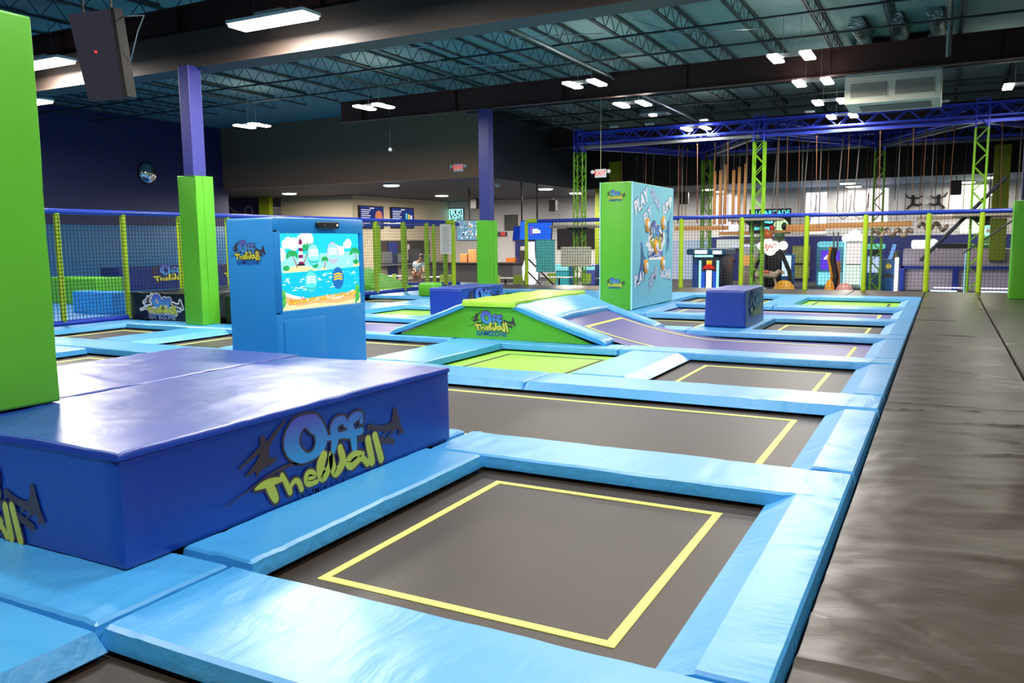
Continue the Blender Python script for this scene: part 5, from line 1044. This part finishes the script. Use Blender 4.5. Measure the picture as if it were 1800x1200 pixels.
b = MB().rbox(-1.3, -.7, 40.25, 40.4, 1.25, 1.62, .08).ball((-.45, 40.3, 1.45), .22, n=8, sy=.4); b.build('neon_shape', GL('white_neon', (252, 252, 255), 2), t, smooth=True); MB().rbox(-.3, .95, 40.25, 40.45, 1.22, 1.45, .04).build('black_header', M_DARK, t); MB().rbox(1.0, 1.7, 40.25, 40.45, 1.25, 1.42, .03).build('green_header', MK((70, 150, 110)), t)
for x0, x1 in ((-.35, .75), (1.35, 2.6)): b = MB().rbox(x0, x1, 39.3, 39.4, -.42, -.37, .01).rbox(x0-.1, x1-.2, 39.1, 39.2, -.55, -.50, .01, 1); b.build('light_strip', [GL('violet_white', (205, 200, 255), 2), GL('ice_white', (190, 235, 255), 2)], t)
MB().cyl((.8, 39.2, FZ), (.8, 39.2, 1.2), .02, 6).build('cyan_pole', GL('cyan_pole', (150, 230, 240), 1.3), t)
t = thing('prize_shelf', (1.8, 41.5, .3), 'dark shelf crowded with black and silver items at the right', 'shelf'); MB().rbox(1.0, 2.9, 41.3, 41.8, FZ, .3, .02).build('shelf_board', MK((34, 44, 110)), t)
for i in range(8):
    x = 1.1+.22*i; tag(MB().tube([(x, 41.4, .3), (x+.02, 41.4, .45), (x-.03, 41.4, .6)], [.06, .09, .03], 8).build('shelf_item', [M_DARK, M_DGREY, MK((120, 70, 70))][i % 3], None, (x, 41.4, .3), smooth=True), 'dark upright item on the right shelf, number %s from the left' % ['one', 'two', 'three', 'four', 'five', 'six', 'seven', 'eight'][i], 'prize', 'items on the prize shelf')
t = thing('neon_ring_sign', (1.65, 42, 1.7), 'green glowing ring sign near the right green column', 'neon sign'); b = MB().tube([(1.65+.17*math.cos(a*PI/8), 41.9, 2.0+.17*math.sin(a*PI/8)) for a in range(17)], .07, 6, caps=False); b.build('neon_ring', GL('mint', (150, 250, 200), 2), t, smooth=True); MB().rbox(1.35, 2.0, 41.95, 42.05, 2.2, 2.75, .02).build('dark_picture_panel', M_DARK, t); MB().box(1.45, 1.9, 41.96, 42.04, .8, 1.8).build('green_panel', MK((140, 215, 120)), t); MB().cyl((1.65, 42.03, 2.2), (1.65, 42.03, 4.43), .02, 6).build('hanging_rod', M_DARK, t)
# low colourful rides at the foot of the arcade
for i, (x, y, w, h2, c, lab) in enumerate(((-5.6, 34, .9, .75, (240, 175, 50), 'orange rounded kiddie ride behind the fence, left of the claw machine'), (-4.9, 34.2, .35, .55, (60, 80, 110), 'dark blue topped kiddie ride beside the orange one'), (-3.9, 34, .4, .85, (245, 170, 30), 'orange pointed kiddie ride below the striped pole'), (-3.35, 34, .7, .6, (235, 170, 165), 'pink rounded kiddie ride below the prize tower'), (-6.75, 33.8, 1.2, .35, (150, 190, 210), 'low pale blue arched kiddie ride right of the blue logo block'))):
    t = thing('kiddie_ride', (x, y, FZ), lab, 'ride', 'kiddie rides'); b = MB().ball((x, y, FZ+.18), .5, n=10, sx=w, sy=.6, sz=h2+.3); b.build('ride_body', MK(c), t, smooth=True); MB().rbox(x-w*.45, x+w*.45, y-.3, y+.3, FZ, FZ+.12, .03).build('ride_base', M_DGREY, t)
for (x0, x1, z0, z1, lab) in ((-11.6, -10.9, -.2, 1.1, 'pale framed poster on the navy wall right of the tall pillar'), (-11.5, -9.5, 1.2, 1.75, 'pale band shaped window above the poster right of the tall pillar')): panel('framed_picture', x0, x1, 46.9, z0, z1, mat('pale_sheet', sr(205, 220, 230), .5), lab, 'picture')
tag(MB().lathe((0, 0, 0), [(.14, 0), (.14, .04)], 20).build('tmp', MK((150, 90, 90))), 'small round red grey badge on the navy wall', 'badge'); o = bpy.data.objects['tmp']; o.name = 'round_badge'; o.rotation_euler = (PI/2, 0, 0); o.location = (-10.7+.1, 46.9, .6)
# dancer cut-outs on the back wall
for (x, z, f, lab) in ((-1.55, 3.2, 1, 'black leaping figure cut-out on the white arcade wall, left one'), (-.35, 3.2, -1, 'black crouching figure cut-out on the white arcade wall, right one')):
    b = MB()
    for l in ([(0, .62, 0), (0, .6, 0)], ):
        b.ball((x, 46.9, z+.6), .08, n=6)
    for l, r in (([(0, .52), (.02*f, .35), (0, .2)], .09), ([(0, .5), (.25*f, .5), (.42*f, .62)], .035), ([(0, .5), (-.25*f, .55), (-.35*f, .75)], .035), ([(0, .2), (.25*f, .15), (.45*f, .22)], .055), ([(0, .2), (-.2*f, .05), (-.25*f, -.05)], .055)): b.tube([(x+p[0], 46.9, z+p[1]) for p in l], r, 6)
    tag(b.build('figure_cutout', M_DARK, None, (x, 46.9, z), smooth=True), lab, 'wall decoration', 'figure cut-outs')
# ---------------------------------------------------------------- person behind the net
def skin_obj(name, pts, edges, rad, m, parent, root=0, sub=2):
    base = Vector(LOC[parent.name]); me = bpy.data.meshes.new(name); me.from_pydata([Vector(p)-base for p in pts], edges, []); o = bpy.data.objects.new(name, me); COL.objects.link(o)
    o.modifiers.new('s', 'SKIN'); sd = o.modifiers.new('d', 'SUBSURF'); sd.levels = sub; sd.render_levels = sub
    for i, r in enumerate(rad): v = me.skin_vertices[0].data[i]; v.radius = (r, r) if not isinstance(r, tuple) else r; v.use_root = (i == root)
    dg = bpy.context.evaluated_depsgraph_get(); m2 = bpy.data.meshes.new_from_object(o.evaluated_get(dg)); o.modifiers.clear(); o.data = m2; m2.materials.clear(); m2.materials.append(m)
    for p in m2.polygons: p.use_smooth = True
    o.parent = parent; LOC[o.name] = tuple(base); return o
px, py = -22.0, 32.2
t = thing('person', (px, py, FZ), 'person in a pale grey t-shirt bending forward among the cafe chairs behind the net', 'person')
z = FZ; SK = mat('skin', sr(196, 146, 120), .55)
b_pts = [(px, py, z+.92), (px+.04, py, z+1.12), (px+.12, py, z+1.34), (px+.20, py, z+1.50), (px+.27, py-.02, z+1.62), # pelvis spine neck head
 (px-.09, py-.02, z+.86), (px-.10, py-.06, z+.48), (px-.12, py+.02, z+.08), (px-.10, py-.12, z+.03),
 (px+.09, py+.03, z+.86), (px+.14, py-.02, z+.48), (px+.10, py+.06, z+.08), (px+.14, py-.10, z+.03),
 (px-.08, py-.06, z+1.38), (px-.10, py-.12, z+1.12), (px+.10, py-.25, z+.98),
 (px+.30, py+.08, z+1.36), (px+.40, py-.02, z+1.12), (px+.52, py-.2, z+1.0), (px+.16, py-.30, z+.95), (px+.58, py-.25, z+.97), (px+.30, py-.04, z+1.70)]
b_edg = [(0, 1), (1, 2), (2, 3), (3, 4), (0, 5), (5, 6), (6, 7), (7, 8), (0, 9), (9, 10), (10, 11), (11, 12), (2, 13), (13, 14), (14, 15), (2, 16), (16, 17), (17, 18), (15, 19), (18, 20), (4, 21)]
b_rad = [.14, .12, .14, .055, .095, .10, .065, .045, .035, .10, .065, .045, .035, .06, .045, .032, .06, .045, .032, .03, .03, .07]
body = skin_obj('body', b_pts, b_edg, b_rad, SK, t)
skin_obj('t_shirt', [b_pts[0], b_pts[1], b_pts[2], b_pts[13], b_pts[14], b_pts[16], b_pts[17]], [(0, 1), (1, 2), (2, 3), (3, 4), (2, 5), (5, 6)], [.165, .15, .175, .085, .07, .085, .07], mat('pale_tshirt', sr(196, 212, 216), .7), t)
skin_obj('shorts', [b_pts[0], b_pts[5], tuple(Vector(b_pts[5]).lerp(Vector(b_pts[6]), .75)), b_pts[9], tuple(Vector(b_pts[9]).lerp(Vector(b_pts[10]), .75))], [(0, 1), (1, 2), (0, 3), (3, 4)], [.16, .125, .10, .125, .10], mat('tan_shorts', sr(176, 120, 84), .7), t)
b = MB().ball((px+.27, py+.02, z+1.69), .125, n=10, sz=1.1); b.ball((px+.22, py+.1, z+1.6), .08, n=8); b.build('hair', mat('dark_brown_hair', sr(74, 50, 40), .6), t, smooth=True)

# black screen hanging back-on at the upper left
t = thing('hanging_screen', (-11.9, 8.6, 4.9), 'large matte black screen hanging back-on between the two upper left lamps', 'screen')
MB().prism([(-12.2, 5.3), (-11.16, 5.25), (-10.99, 3.95), (-11.85, 3.97)], ((0, 8.5, 0), (1, 0, 0), (0, 0, 1)), -.1).build('screen_back', mat('screen_black', sr(13, 12, 12), .7, spec=.2), t)
MB().prism([(-11.16, 5.25), (-11.08, 5.25), (-10.90, 3.95), (-10.99, 3.95)], ((0, 8.46, 0), (1, 0, 0), (0, 0, 1)), -.16).build('screen_edge', mat('edge_grey', sr(28, 26, 25), .6, spec=.3), t)
MB().rbox(-11.46, -11.43, 8.37, 8.40, 4.62, 4.65, .005).build('power_light', emi('led_red', (1, .03, .03, 1), 2.2), t)
for x in (-11.9, -11.25): MB().cyl((x, 8.55, 5.2), (x, 8.55, 7.0), .015, 6).build('hanging_rod', M_DGREY, t)
MB().tube([(-10.95, 8.6, 4.5), (-10.75, 8.6, 4.9), (-10.6, 8.6, 5.1), (-11.1, 8.6, 5.15)], .008, 5).build('loose_cord', M_GALV, t)
t = thing('ceiling_projector', (-9.6, 30, 6.0), 'flat silver projector plate under the roof above the exit sign', 'projector')
MB().rbox(-10.25, -9.2, 29.7, 30.3, 6.33, 6.42, .02).build('projector_plate', M_GALV, t); MB().rbox(-9.85, -9.6, 29.6, 29.9, 6.25, 6.33, .02).build('lens', emi('projector_lens', (.7, .8, 1, 1), 2.5), t); MB().cyl((-9.7, 30, 6.4), (-9.7, 30, 6.95), .03, 6).build('mount', M_DARK, t)
# ---------------------------------------------------------------- lights and view
W = bpy.data.worlds.new('world'); SC.world = W; W.use_nodes = True
W.node_tree.nodes['Background'].inputs[0].default_value = (1, .97, .93, 1); W.node_tree.nodes['Background'].inputs[1].default_value = .07
def area(x, y, z, sx_, sy_, p, col=(1, .945, .86), rx=0, ry=0, rz=0):
    l = bpy.data.lights.new('lamp_light', 'AREA'); l.shape = 'RECTANGLE'; l.size = sx_; l.size_y = sy_; l.energy = p; l.color = col
    o = bpy.data.objects.new('lamp_light', l); COL.objects.link(o); o.location = (x, y, z); o.rotation_euler = (rx, ry, rz); return o
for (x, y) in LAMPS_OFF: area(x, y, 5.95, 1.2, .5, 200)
for (x, y, z, p) in LAMPS_ON: area(x, y, z-.09, 1.1, .5, p)
for (x, y, z, p) in DOWNL: area(x, y, z, .7, .7, p, (1, .92, .8))
SC.view_settings.view_transform = 'Standard'; SC.view_settings.look = 'None'; SC.view_settings.gamma = 1; SC.view_settings.use_curve_mapping = False
SC.view_settings.exposure = .03
SC.cycles.use_denoising = True
SC.cycles.max_bounces = 6; SC.cycles.diffuse_bounces = 3; SC.cycles.glossy_bounces = 3; SC.cycles.transmission_bounces = 4; SC.cycles.transparent_max_bounces = 8
SC.cycles.sample_clamp_indirect = 6
SC.cycles.caustics_reflective = False; SC.cycles.caustics_refractive = False
